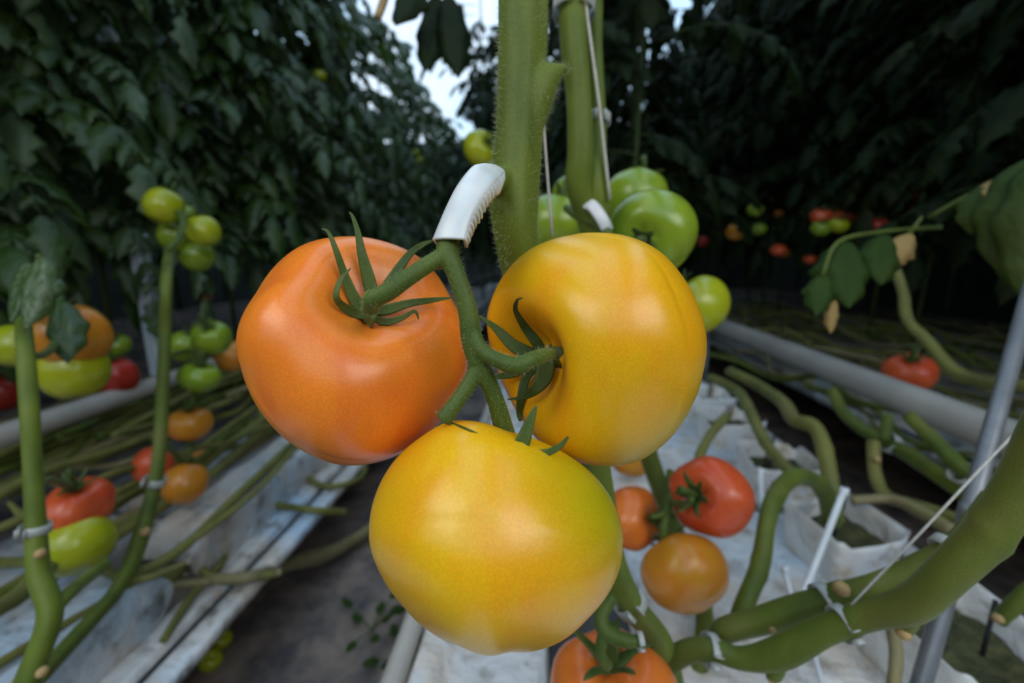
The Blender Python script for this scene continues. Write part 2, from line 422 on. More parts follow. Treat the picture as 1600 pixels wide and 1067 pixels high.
calyx(TB, cB, bB, [
    [(840,560,.002,18),(826,553,.004,24),(800,538,.004,20),(776,514,.004,13),(749,493,.004,3)],
    [(846,556,.003,16),(840,538,.004,18),(820,511,.004,14),(806,486,.007,9),(808,470,.010,6),(817,465,.011,2)],
    [(846,552,.006,14),(854,560,.006,24),(850,586,.006,30),(838,606,.007,20),(818,620,.007,9),(793,624,.006,2)],
    [(842,570,.003,12),(822,590,.003,15),(814,622,.003,14),(812,645,.003,11),(813,658,.003,5)],
    [(838,566,.002,12),(805,582,.003,15),(778,588,.003,9),(768,590,.003,3)]], 0.145)
calyx(TC, cC, bC, [
    [(800,697,-.006,26),(814,694,-.002,26),(824,668,.004,19),(832,648,.004,12),(838,634,.004,4)],
    [(830,704,-.004,12),(852,707,.000,12),(874,697,.003,10),(888,682,.003,4)],
    [(770,690,-.004,6),(742,676,.000,4),(720,666,.001,4),(704,660,.001,2)]], 0.146)

# ------------------------------------------------------------------ front plant: stem, truss, hairs
STEM = stroke([(816,-260,.205,78),(816,-60,.203,78),(815,80,.202,76),(811,200,.202,74),(804,300,.202,78),(808,372,.204,68),(826,460,.22,60),
               (870,580,.235,54),(920,690,.25,50),(938,770,.262,46),(953,860,.272,42),(985,940,.295,40),(1030,1000,.325,38),(1050,1080,.335,38),(1055,1180,.33,40)])
BUMP = stroke([(812,235,.203,54),(826,175,.202,62),(843,137,.2015,58),(858,120,.201,42),(871,112,.201,26),(882,107,.201,12),(890,104,.201,5)])
NODE = stroke([(790,330,.198,40),(792,295,.196,44),(780,280,.190,40),(765,290,.180,30)])
base = Vector(STEM[-3][:3])
plant = thing('tomato_plant', base, 'tomato plant with thick hairy green stem carrying the three big front tomatoes', 'plant')
mb = MB()
tube(mb, STEM, 28, 8, ridge=lambda ph, t: 1 + 0.07 * math.cos(3 * ph + 5 * t) + 0.02 * math.cos(5 * ph - 9 * t + 1))
tube(mb, BUMP, 16, 6); tube(mb, NODE, 16, 6)
o = obj('stem', local(mb, base), M['stem'], plant); organic(o, 0.0010, 8)
hb = MB(); hairs(hb, [STEM[:7], BUMP], 190, 0.0030, 0.00005, random.Random(3))
obj('stem_hairs', local(hb, base), M['hair'], plant); tag(bpy.data.objects['stem_hairs'], 'fine pale hairs on the stem', kind='stuff')

PED = stroke([(776,288,.178,24),(760,290,.170,28),(738,306,.160,30),(714,342,.149,32),(699,388,.140,36),(713,429,.138,30),(730,482,.138,31),(737,530,.139,34),(746,568,.139,30)])
BRA = stroke([(704,396,.139,30),(676,409,.137,27),(640,432,.134,28),(606,456,.132,30),(583,468,.132,30),(578,486,.135,26)])
BRB = stroke([(733,510,.139,30),(750,545,.137,26),(777,562,.135,25),(807,572,.133,30),(830,562,.134,26),(850,555,.139,23),(862,553,.143,20)])
BRC = stroke([(745,560,.139,30),(760,590,.140,28),(774,625,.142,28),(785,662,.145,31),(792,692,.149,34),(796,706,.153,30)])
STUB = stroke([(748,572,.139,26),(733,600,.138,26),(712,630,.136,25),(696,651,.135,28),(692,656,.135,26)])
mb = MB()
for s in (PED, BRA, BRB, BRC, STUB): tube(mb, s, 14, 6)
tr = obj('truss_stem', local(mb, base), M['truss'], plant); organic(tr, 0.0006, 4)
hb = MB(); hairs(hb, [PED[4:], BRA, BRB, BRC, STUB], 100, 0.0014, 0.00003, random.Random(5))
h = obj('truss_hairs', local(hb, base), M['hair'], tr); tag(h, kind='stuff')
for x, y, d, w, dx, dy in ((692,401,.1395,30,-6,14),(809,571,.1335,21,-2,3),(580,465,.1330,24,-4,4)):
    mb = MB(); tube(mb, stroke([(x-dx*.8,y-dy*.8,d+.002,w*.5),(x-dx*.4,y-dy*.4,d,w*.95),(x+dx*.4,y+dy*.4,d,w),(x+dx,y+dy,d+.002,w*.5)]), 14, 5)
    k = obj('knuckle', local(mb, base), M['knuckle'], tr); tag(k, 'yellow green swollen knuckle')

# arched white support over the truss stem
def truss_arch():
    Le = spline([(677,374,.1375),(694,333,.139),(714,292,.143),(737,262,.152),(752,256,.160),(766,257,.169)], 14)
    Re = spline([(725,374,.1350),(735,340,.1365),(751,310,.1405),(769,287,.149),(781,275,.160),(787,267,.171)], 14)
    Fe = spline([(729,387,.142),(742,357,.144),(757,331,.147),(772,310,.154),(781,299,.164),(785,288,.175)], 14)
    c = P(722, 320, .15); vs = []; fs = []; n = 8
    for i, (l, r, f) in enumerate(zip(Le, Re, Fe)):
        l, r, f = P(*l) - c, P(*r) - c, P(*f) - c
        nrm = -cf
        rib = .80 + .20 * max(0, math.cos(i * 1.35))
        vs += [l + cf * .010, l + cf * .001, l.lerp(r, .10), l.lerp(r, .35) + nrm * .0007, l.lerp(r, .68) + nrm * .0007, l.lerp(r, .93), r + cf * .0008, r.lerp(f, rib)]
    m = len(Le)
    for i in range(m - 1):
        for k in range(n - 1): fs.append((i * n + k, i * n + k + 1, (i + 1) * n + k + 1, (i + 1) * n + k))
    mb = MB(); mb.add(vs, fs); o = obj('truss_support', mb, M['clip']); o.location = c
    s = o.modifiers.new('wall', 'SOLIDIFY'); s.thickness = 0.0011; s.offset = 0
    rb = MB()
    for i in range(3, m - 2, 4):
        rb = MB(); a = vs[i * n + 6] + cr * .0002; e = vs[i * n + 7]
        tube(rb, [tuple(a) + (.0005,), tuple((a + e) / 2 + cr * .0004 - cf * .0003) + (.0007,), tuple(e) + (.0008,)], 8, 3)
        obj('rib', rb, M['clip'], o)
    tag(o, 'arched white plastic truss support hooked from the front stem over its fruit stalk', 'clip')
truss_arch()

# ------------------------------------------------------------------ generic tomatoes
def tomato(c, size, skin, axis, label, group=None, seed=0, squash=0.82, lobes=5, amp=0.04, dimple=0.26, sep=True, detail=1, ped=0.6, sl=1.0):
    rg = random.Random(seed * 13 + 5); Rr = size / 2
    vs, fs = tomato_verts(Rr, 56 if detail else 28, 38 if detail else 20, squash, lobes, amp, dimple, 0.4, seed, 0.94)
    mb = MB(); mb.v = vs; mb.f = fs
    o = obj('tomato', mb, TM[skin]); o.location = c; o.rotation_euler = axis_matrix(axis, rg.uniform(0, 6)).to_euler()
    tag(o, label, 'tomato', group)
    if sep:
        cb = MB(); z0 = Rr * (squash - dimple)
        ns = 5 + seed % 2
        for k in range(ns):
            a = 2 * PI * k / ns + rg.uniform(-.2, .2); ca, sa = math.cos(a), math.sin(a); L = rg.uniform(0.6, 0.85) * sl
            lift = rg.uniform(0.0, 0.35)
            pts = [(0, 0, z0 + .04 * Rr, .10 * Rr)]
            for t, zz, w in ((0.25, .12, .11), (0.55, .26 + lift * .2, .08), (0.85, .26 + lift * .7, .05), (1.0, .22 + lift, .01)):
                rr_ = L * t * Rr
                pts.append((ca * rr_, sa * rr_, z0 + zz * Rr, w * Rr))
            tube(cb, pts, 8, 3, 0.35, hint=Vector((0, 0, 1)))
        if ped: tube(cb, [(0, 0, z0 - .02 * Rr, .11 * Rr), (0, 0, z0 + .25 * Rr, .10 * Rr), (.08 * Rr, .05 * Rr, z0 + ped * Rr, .09 * Rr)], 10, 3)
        obj('calyx', cb, M['sepal'], o)
    return o

def uvw(px, py, d, a):
    u, v, w = view_frame(P(px, py, d)); return u * a[0] + v * a[1] + w * a[2]

# px, py, width px, size m, skin, stem axis in view (right, up, towards), label, group
FRUIT = [
 # truss of the second plant, behind the front stem
 (868,352,104,.078,'green',(.2,.8,-.3),'pale green tomato just right of the front stem, behind the golden tomato',None),
 (903,306,84,.074,'green',(-.2,.9,-.3),'shaded green tomato behind the second stem, upper left of its bunch',None),
 (995,312,100,.085,'green',(.2,.8,-.5),'dark green tomato in shadow at the top of the green bunch',None),
 (1015,366,136,.080,'green',(-.16,-.12,.97),'big bright green tomato with dark star calyx above the golden tomato',None),
 (1084,479,104,.072,'lime',(-.5,.8,.1),'lime green tomato peeking out right of the golden tomato',None),
 (752,233,58,.070,'lime',(.6,.5,.6),'small lime green tomato left of the front stem above the white support',None),
 # left: high green truss
 (256,322,54,.070,'lime',(.3,.8,-.3),'upper left pale green tomato of the high truss in the left row',None),
 (318,361,48,.064,'lime',(-.3,.8,-.2),'rightmost pale green tomato of the high truss in the left row',None),
 (273,369,46,.064,'green',(.2,.9,.2),'lower green tomato of the high truss in the left row',None),
 (290,337,32,.046,'green',(0,.9,-.3),'smallest green tomato wedged in the high truss of the left row',None),
 (308,400,46,.066,'green',(0,.9,.1),'shaded green tomato hanging under the high truss in the left row',None),
 # left edge truss
 (112,524,96,.088,'amber',(-.3,.8,.2),'amber tomato half covered by a dark leaf beside the left stem',None),
 (26,540,66,.062,'lime',(.2,.8,-.2),'yellow green tomato behind the leftmost stem',None),
 (115,578,88,.082,'lime',(-.1,.9,-.2),'yellow green tomato directly under the leaf covered amber one',None),
 (182,588,58,.080,'crimson',(-.2,.8,.2),'dark red tomato above the left pipe',None),
 (4,612,58,.080,'crimson',(.2,.8,.2),'dark red tomato cut by the left edge of the picture',None),
 # mid left truss
 (331,528,54,.066,'green',(-.2,.6,.6),'bright round green tomato beside the second left stem',None),
 (290,541,48,.062,'green',(.2,.8,.3),'dull green tomato left of the bright round green one',None),
 (312,589,60,.070,'green',(.1,.9,.3),'flat green tomato below the bright round green one',None),
 (362,556,48,.070,'amber',(-.3,.8,.1),'shaded amber tomato half hidden behind the big orange tomato',None),
 (243,512,30,.060,'amber',(.3,.8,.2),'small brownish tomato behind the second left stem',None),
 (297,662,60,.072,'amber',(-.05,.95,.3),'amber tomato hanging by itself below the green ones on the left',None),
 (243,726,58,.070,'red',(.3,.8,.2),'red tomato behind the second left stem',None),
 (306,716,42,.060,'amber',(-.2,.8,.3),'small amber tomato at the top of the low trio on the left',None),
 (289,755,62,.072,'amber',(.1,.8,-.2),'round amber tomato at the bottom of the low trio on the left',None),
 (101,714,48,.070,'crimson',(.1,.8,.3),'dim red tomato among the vines behind the leftmost stem',None),
 (119,795,92,.078,'red',(-.05,.75,.55),'red two lobed tomato sitting on the yellow green one at the left',None),
 (118,851,97,.080,'lime',(-.1,.9,-.35),'glossy yellow green tomato low beside the leftmost stem',None),
 # right below the bunch
 (1109,775,122,.084,'red',(-.42,-.02,.9),'red tomato with green star calyx right of the lowest yellow tomato',None),
 (990,808,94,.070,'orange',(.75,.05,.5),'orange red tomato half hidden behind the lowest yellow tomato',None),
 (1069,894,134,.088,'amber',(-.5,.80,-.3),'glossy amber tomato below the red one with the star calyx',None),
 (957,1090,196,.086,'orange',(-.02,.60,.80),'large orange tomato with spread calyx cut by the bottom edge',None),
 (985,716,64,.076,'amber',(.2,.9,.1),'dim amber tomato in shadow under the golden tomato',None),
 (1566,1062,116,.080,'amber',(-.1,.75,.5),'amber tomato in the bottom right corner',None),
 (1421,582,66,.088,'red',(.1,.7,.55),'red tomato resting on the thick grey pipe',None),
]
for i, (x, y, w, s, sk, ax, lab, gp) in enumerate(FRUIT):
    d = s * F / w
    gp = ('green tomatoes on the second plant' if i < 5 else 'tomatoes in the left row' if 6 <= i <= 27 else 'ripening tomatoes below the front bunch' if 28 <= i <= 32 else 'tomatoes at the right')
    tomato(P(x, y, d), s, sk, uvw(x, y, d, ax), lab, gp, seed=i + 1, lobes=2 if i == 26 else (4, 5, 6)[i % 3], squash={18: .78, 21: .88, 26: .98, 27: .92, 30: .80}.get(i, 1.04 if x < 400 else (.88, .84, .90, .86)[i % 4]), sl={3: .5, 28: .7, 29: .6}.get(i, .85),
           amp=0.13 if i == 26 else 0.02 if sk in ('green', 'lime') else 0.04, ped=0.9)
# small fallen fruit on the ground cloth
for i, (x, y, s, lab) in enumerate(((347, 999, .034, 'tiny green tomato fallen on the path, the farther of two'), (329, 1031, .037, 'tiny green tomato fallen on the path, the nearer of two'))):
    p = G(x, y, s * .5); tomato(p, s, 'lime', (0.4, -.2, .7), lab, 'fallen green tomatoes', 60 + i, squash=.95, amp=.01, sep=False)
# far fruit below the right canopy
FAR = [(1118,321,22,.06,'lime'),(1092,330,18,.055,'green'),(1180,328,24,.06,'green'),(1186,358,22,.06,'green'),(1283,338,30,.075,'red'),(1304,337,28,.075,'red'),(1324,338,26,.075,'red'),
       (1283,357,28,.065,'green'),(1310,352,28,.065,'lime'),(1372,352,30,.07,'crimson'),(1394,340,16,.05,'orange'),(1382,296,26,.075,'crimson'),(1415,302,34,.08,'crimson'),(1445,330,36,.08,'crimson'),(1468,332,32,.075,'crimson'),
       (1216,391,22,.06,'red'),(1226,394,18,.06,'amber'),(1266,405,18,.05,'red'),(1181,408,15,.05,'red'),(1150,362,30,.075,'amber'),(1216,333,14,.05,'amber'),(1097,377,20,.07,'crimson'),
       (500,118,22,.06,'lime'),(650,238,12,.06,'lime'),(655,250,12,.06,'lime'),(205,425,24,.06,'green'),(178,540,44,.07,'green'),(322,466,18,.05,'orange')]
for i, (x, y, w, s, sk) in enumerate(FAR):
    d = s * F / w; word = {'lime': 'yellow green', 'green': 'green', 'red': 'red', 'crimson': 'deep red', 'amber': 'amber', 'orange': 'orange'}[sk]
    side = 'right' if x > 900 else 'left'
    tomato(P(x, y, d), s, sk, (0.1 * (i % 3 - 1), -.3, .9), f'small blurred {word} tomato far back in the {side} row', f'far {word} tomatoes in the {side} row', 80 + i, detail=0, sep=s * F / d > 26)

# ------------------------------------------------------------------ second plant behind the front stem
def px_plant(strokes, material, label, truss=(), scars=(), name='tomato_plant', ridge=True, vox=None):
    b = Vector(strokes[0][-1][:3]); t = thing(name, b, label, 'plant')
    mb = MB()
    for s in strokes: tube(mb, s, 14, 6, ridge=(lambda ph, u: 1 + 0.05 * math.cos(3 * ph + 7 * u) + 0.03 * math.sin(23 * u)) if ridge else None)
    obj('stem', local(mb, b), material, t)
    for s in truss:
        q = MB()
        for k in s: tube(q, k, 10, 5)
        obj('truss_stem', local(q, b), M['truss'], t)
    for x, y, d, w in scars:
        q = MB(); p = P(x, y, d); r = w * d / F / 2
        tube(q, [tuple(p + cf * r) + (r,), tuple(p) + (r,), tuple(p - cf * r * .6) + (r * .6,)], 10, 2)
        obj('leaf_scar', local(q, b), M['scar'], t)
    return t
px_plant([stroke([(900,-300,.33,52),(897,-60,.33,50),(898,60,.33,46),(905,150,.335,40),(908,230,.34,40),(905,290,.35,40),(925,350,.37,42),(945,430,.40,42),(985,560,.45,34),(1010,700,.52,30),(1050,820,.58,30),(1075,950,.58,30),(1060,1080,.56,32)]),
          stroke([(936,-200,.35,26),(930,60,.35,24),(934,180,.35,26),(932,280,.35,30),(940,340,.36,30)])],
         M['stem'], 'second tomato plant with smooth green stem right behind the front stem',
         [[stroke([(915,318,.355,18),(938,350,.35,18),(965,385,.345,16),(990,378,.34,14)]), stroke([(936,350,.352,14),(905,340,.365,12),(885,325,.385,12)])],
          [stroke([(1046,735,.49,11),(1048,770,.47,13),(1040,805,.455,13),(1038,840,.45,14),(1058,856,.45,11)]), stroke([(1046,785,.46,11),(1068,786,.43,9),(1082,780,.41,8)]),
           stroke([(1042,800,.455,11),(1028,806,.45,9),(1018,808,.45,8)])]])
# white clip on the second plant's truss
def hook(px, py, d, pts, w, label, group=None):
    c = P(px, py, d); mb = MB(); tube(mb, stroke([(x, y, dd, w) for x, y, dd in pts]), 10, 6, 0.35, hint=-cf)
    o = obj('truss_support', local(mb, c), M['clip']); o.location = c; return tag(o, label, 'clip', group)
hook(932, 336, .345, [(917,318,.35),(926,322,.345),(937,336,.343),(946,352,.345),(950,362,.35)], 20, 'small bluish white plastic truss support between the green tomatoes')

def ring(px, py, d, rx, tilt, wide, label, group='white stem clips'):
    """a plastic stem clip: an open band round the stem with a locking tab"""
    c = P(px, py, d); mb = MB(); r = rx * d / F; h = wide * d / F
    axis = (cr * math.cos(tilt) + cu * math.sin(tilt)).normalized(); a = -cf; b = axis.cross(a).normalized(); n = 30
    for k in range(n + 1):
        t = R(14) + R(332) * k / n; q = (a * math.cos(t) + b * math.sin(t)) * r
        mb.v += [q - axis * h * .5, q, q + axis * h * .5]
    for k in range(n):
        for j in (0, 1): mb.f.append((k * 3 + j, k * 3 + j + 1, k * 3 + j + 4, k * 3 + j + 3))
    for s_ in (-1, 1):
        p = (a * math.cos(R(14)) + b * s_ * math.sin(R(14))) * r; b0 = len(mb.v)
        mb.v += [p - axis * h * .5, p + axis * h * .5, p * 1.28 - axis * h * .4 + b * s_ * r * .1, p * 1.28 + axis * h * .4 + b * s_ * r * .1]; mb.f.append((b0, b0 + 1, b0 + 3, b0 + 2))
    o = obj('stem_clip', mb, M['clip_thin']); o.location = c; s = o.modifiers.new('wall', 'SOLIDIFY'); s.thickness = .0009; s.offset = 0
    return tag(o, label, 'clip', group)
ring(897, 12, .33, 32, 1.5, 22, 'white stem clip at the top of the second stem')
ring(934, 187, .35, 19, 1.5, 14, 'white stem clip halfway up the second stem')
ring(985, 942, .296, 25, 2.3, 20, 'white stem clip behind the lowest yellow tomato on the right')
ring(1000, 1002, .255, 13, 0, 9, 'small white clip above the orange tomato at the bottom edge')

def twine(pts, w, label):
    c = P(*pts[0][:3]); mb = MB(); tube(mb, stroke([(x, y, d, w) for x, y, d in pts]), 8, 4)
    o = obj('twine', local(mb, c), M['twine']); o.location = c; return tag(o, label, 'string')
twine([(912,-90,.32),(915,0,.32),(936,160,.33),(953,312,.345)], 5, 'white twine hanging beside the second stem down to the green tomatoes')
twine([(842,60,.235),(851,215,.24),(863,368,.25)], 4.5, 'short white twine coming out behind the front stem')
twine([(1640,625,.25),(1555,708,.25),(1450,820,.25),(1330,945,.26)], 4, 'grey twine slanting over the lying vines at the lower right')

# bottom truss with the orange tomato at the bottom edge
px_plant([stroke([(958,930,.268,20),(940,960,.262,22),(945,985,.258,24),(975,1000,.255,22),(1000,1002,.255,16)])], M['truss'],
         'short green truss stalk above the orange tomato at the bottom edge', [[stroke([(944,985,.258,18),(938,1020,.258,18),(950,1040,.262,16)])]], name='truss_stalk', ridge=False)

# ------------------------------------------------------------------ left stems
px_plant([stroke([(60,380,1.5,4),(46,430,1.1,7),(37,470,.65,12),(37,505,.46,19),(45,620,.42,22),(50,720,.41,23),(55,820,.40,25),(60,895,.39,28),(78,955,.38,32),(62,1015,.37,32),(35,1080,.36,34),(-10,1130,.35,34)]),
          stroke([(80,955,.38,22),(105,930,.40,20),(140,900,.45,18),(165,880,.48,16)])],
         M['stem'], 'leftmost tomato plant with pale green stem running down the picture edge',
         [[stroke([(42,560,.43,12),(80,545,.5,12),(110,490,.6,14),(112,500,.62,14)])], [stroke([(52,760,.41,12),(80,750,.48,12),(112,765,.56,14),(118,790,.56,14)])]],
         [(60,866,.385,14),(63,1052,.358,15)])
px_plant([stroke([(292,330,1.5,4),(272,368,1.05,8),(262,420,.74,15),(258,520,.72,16),(253,640,.70,17),(248,715,.68,18),(237,775,.66,20),(222,830,.63,22),(205,880,.60,22),(180,925,.57,22),(150,960,.54,22),(105,1010,.50,24),(60,1060,.46,26)])],
         M['vine'], 'second tomato plant of the left row with thin stem curving down onto the white slabs',
         [[stroke([(264,390,.74,8),(280,370,.78,9),(285,340,.85,9),(262,322,.86,8)])], [stroke([(256,560,.71,8),(285,550,.78,9),(310,550,.80,9),(312,575,.79,9),(298,640,.78,9)])],
          [stroke([(250,700,.68,8),(270,705,.74,9),(283,725,.78,9)])]],
         [(225,832,.62,13)])
ring(55, 826, .40, 18, 1.5, 14, 'white clip on the leftmost stem beside the red two lobed tomato')
ring(241, 752, .667, 15, 1.3, 12, 'white clip on the second left stem beside the amber tomatoes')

# ------------------------------------------------------------------ lying vines
def vine(strokes, mt, label, group='single bare vines', scars=(), seg=12, cat='vine'):
    b = Vector(strokes[0][0][:3]); mb = MB()
    for s in strokes:
        ln = sum((Vector(p[:3]) - Vector(q[:3])).length for p, q in zip(s, s[1:])); nn = max(1, round(ln / .055))
        tube(mb, s, seg, 8, ridge=lambda ph, u: 1 + 0.05 * math.cos(3 * ph + 6 * u) + 0.03 * math.sin(31 * u) + 0.12 * max(0, math.cos(PI * nn * u + ph * .25)) ** 24)
    o = obj('tomato_vine', local(mb, b), mt); o.location = b; tag(o, label, cat, group)
    for x, y, d, w in scars:
        q = MB(); p = P(x, y, d); r = w * d / F / 2
        tube(q, [tuple(p + cf * r) + (r,), tuple(p) + (r,), tuple(p - cf * r * .7) + (r * .5,)], 10, 2)
        obj('leaf_scar', local(q, b), M['scar'], o)
    return o
vine([stroke([(1700,560,.17,62),(1640,660,.19,62),(1590,760,.205,60),(1545,830,.215,58),(1485,893,.225,56),(1425,945,.24,52),(1360,962,.255,42),(1290,985,.27,42),(1220,1020,.285,44),(1160,1028,.30,34),(1095,1012,.315,32),(1040,1040,.33,34),(1010,1110,.34,36)]),
      stroke([(1425,950,.24,34),(1418,975,.243,24),(1415,990,.244,16)]), stroke([(1215,1030,.287,30),(1208,1056,.29,24)])],
     M['vine'], 'thick green vine rising to the right edge in front of the lower right slabs', None, [(1415,992,.242,18),(1208,1062,.288,15),(1300,992,.268,14)])
vine([stroke([(1560,780,.26,36),(1500,852,.265,40),(1430,895,.275,46),(1350,925,.285,44),(1270,945,.30,44),(1190,970,.315,40),(1135,985,.325,36),(1120,1000,.335,30)])],
     M['vine'], 'thick green vine lying just behind the nearest one at the lower right', None, [(1318,922,.278,22),(1207,982,.305,13)])
vine([stroke([(1150,990,.40,30),(1165,940,.40,29),(1188,880,.42,27),(1198,815,.44,26),(1212,775,.46,26),(1238,747,.49,26),(1268,748,.52,26),(1290,772,.55,26),(1300,815,.57,28)])],
     M['vine'], 'green vine arching up out of the nearest open block', None)
vine([stroke([(1305,815,.58,24),(1296,740,.60,24),(1285,690,.63,22),(1270,665,.66,22),(1240,655,.70,21),(1222,628,.76,19),(1180,600,.86,17),(1140,580,.95,15)])],
     M['vine_olive'], 'olive vine running from the nearest block back along the gutter', None)
vine([stroke([(1085,760,.55,12),(1090,720,.58,14),(1110,680,.66,14),(1135,650,.72,14)])], M['vine_olive'], 'short olive vine standing up beside the red tomato with the star calyx')
vine([stroke([(1240,745,.62,18),(1195,690,.70,18),(1170,640,.78,17),(1150,610,.9,16),(1110,590,1.0,14)])], M['vine_olive'], 'olive vine dipping into the second open block')
vine([stroke([(1300,610,.78,15),(1318,645,.74,17),(1350,672,.70,19),(1395,695,.66,22),(1450,730,.60,24),(1520,780,.54,26)]), stroke([(1383,690,.66,16),(1386,650,.68,15)])], M['vine'],
     'green vine with an upright stub lying over the dark path at the right')
vine([stroke([(1420,650,.62,18),(1460,690,.58,22),(1500,730,.54,24),(1560,775,.50,26),(1640,840,.45,28)])], M['vine'], 'straight green vine under the steel rod')
vine([stroke([(1365,690,.66,18),(1368,740,.64,18),(1385,775,.61,18),(1430,790,.57,20),(1500,815,.52,24),(1560,850,.48,24)])], M['vine_olive'], 'olive vine bending at the clip on the right path', None, [(1372,718,.635,10)])
vine([stroke([(1330,782,.60,14),(1390,780,.58,15),(1440,800,.54,20),(1490,830,.50,20)])], M['vine_brown'], 'short brown vine piece behind the nearest open block')
vine([stroke([(1400,420,.95,12),(1412,460,.9,14),(1418,500,.85,15),(1450,535,.80,17),(1490,580,.74,20),(1540,598,.68,20),(1620,605,.62,22)])], M['vine_olive'],
     'olive vine coming down behind the thick grey pipe')
vine([stroke([(1560,970,.40,20),(1590,940,.39,24),(1640,900,.38,26)])], M['vine'], 'short green vine end at the right edge', None, [(1562,968,.392,14)])
vine([stroke([(1100,930,.50,26),(1100,1000,.46,28),(1080,1090,.44,30)])], M['vine'], 'upright green vine below the glossy amber tomato')
vine([stroke([(1395,985,.33,18),(1400,1020,.32,18),(1395,1080,.31,18)])], M['vine_brown'], 'dry brown stub beneath the nearest lying vine')
ring(1288, 940, .297, 26, .25, 16, 'white stem clip on the upper of the two thick lying vines')
ring(1318, 974, .265, 26, .3, 16, 'white stem clip where the grey twine ties to the nearest lying vine')
ring(1488, 862, .265, 28, .7, 16, 'white stem clip on the thick vines below the steel rod')
ring(1390, 692, .662, 15, -.5, 14, 'white stem clip on the vines over the dark right path')
ring(1110, 1016, .312, 24, -.2, 14, 'white stem clip at the foot of the nearest lying vine')
ring(1505, 740, .535, 17, -.6, 14, 'white stem clip under the steel rod')

# long lying vines along the left gutter, in layers
rv = random.Random(21)
for i in range(84):
    x0 = rv.uniform(-1.12, -.585); z0 = .275 + rv.uniform(-.01, .05) + (.04 if x0 < -.8 else 0); y0 = rv.uniform(0.1, 1.7); L = rv.uniform(0.6, 2.0)
    dx = rv.uniform(-.2, .2); r0 = rv.uniform(.005, .0095); pts = []; n = 12
    for k in range(n):
        t = k / (n - 1)
        pts.append((x0 + dx * t + rv.uniform(-.02, .02), y0 + L * t, z0 + rv.uniform(-.012, .018) + .025 * math.sin(4 * t + i), r0 * (1.1 - .2 * t)))
    st = [pts]
    for k in (3, 6, 9):
        if rv.random() < .6:
            p = pts[k]; e = (p[0] + rv.uniform(-.08, .08), p[1] + rv.uniform(-.03, .10), p[2] + rv.uniform(.0, .05))
            st.append([p, tuple((u + v) / 2 for u, v in zip(p[:3], e)) + (r0 * .7,), e + (r0 * .5,)])
    vine(st, (M['vine_olive'], M['vine_olive'], M['vine'], M['vine_brown'])[i % 4], 'long bare vine lying along the white slabs of the left row', 'lying vines of the left row', seg=8)
# vines crossing the white lip, with side stubs
vine([lay([(60,1040,.20,20),(190,960,.22,19),(250,915,.21,18),(300,872,.205,18),(350,800,.21,16),(420,720,.21,13)]), lay([(300,872,.205,13),(335,905,.19,12),(385,905,.185,12),(430,895,.19,10)])], M['vine_olive'],
     'olive vine branching over the white lip of the left gutter')
vine([lay([(330,905,.195,15),(400,900,.19,18),(440,885,.12,20),(500,868,.05,24),(540,850,.03,18),(590,815,.03,17),(620,770,.03,13)])], M['vine_brown'], 'withered vine fallen over the path edge left of the lowest yellow tomato')
vine([lay([(330,800,.25,11),(380,785,.20,11),(440,790,.19,11),(490,797,.19,11),(540,800,.15,10)])], M['vine_olive'], 'thin olive side shoot crossing the bluish white lip on the left')
vine([lay([(60,1090,.20,26),(160,1000,.20,22),(210,950,.21,20),(280,885,.21,18),(400,765,.22,14)])], M['vine_olive'], 'olive vine at the bottom left lying beside the slab', None, [])
vine([lay([(-20,880,.24,17),(120,880,.275,15),(210,905,.27,12),(290,880,.27,9)])], M['vine_olive'], 'thin olive shoot crossing the slabs behind the leftmost stem')
vine([stroke([(-20,960,.42,26),(30,930,.46,26),(80,880,.52,24),(160,800,.66,20)])], M['vine_olive'], 'dark olive vine at the left edge under the yellow green tomato')
vine([lay([(180,965,.21,14),(255,920,.20,13),(330,908,.19,13),(400,903,.185,12),(440,893,.185,10)])], M['vine_brown'], 'dry brown shoot reaching over the left lip above the fallen green tomatoes')
vine([lay([(255,1000,.185,12),(300,930,.185,12),(345,880,.185,11),(360,830,.19,9)])], M['vine_olive'], 'thin olive shoot curving along the inner strip of the left gutter')
vine([lay([(190,905,.275,15),(280,860,.272,15),(370,775,.275,13),(460,690,.28,11),(520,625,.28,9)])], M['vine_olive'], 'olive vine on top of the slab nearest the path')
vine([lay([(455,705,.20,9),(480,745,.185,9),(515,760,.185,9),(560,748,.18,8),(572,730,.18,7)])], M['vine_olive'], 'small olive hook shoot under the big orange tomato')
# right far rows' floor tangle
for i in range(60):
    x0 = rv.uniform(.85, 2.3); z0 = .33 + rv.uniform(-.03, .08); y0 = rv.uniform(0.45, 2.6); L = rv.uniform(0.5, 1.6)
    dx = rv.uniform(-.35, .35); r0 = rv.uniform(.004, .0085); pts = []
    for k in range(9):
        t = k / 8; pts.append((x0 + dx * t + rv.uniform(-.04, .04), y0 + L * t, z0 + rv.uniform(-.025, .03), r0))
    vine([pts], (M['vine_olive'], M['vine_brown'], M['vine_olive'], M['vine'])[i % 4], 'bare vine lying on the right row behind the thick grey pipe', 'lying vines of the right row', seg=8)

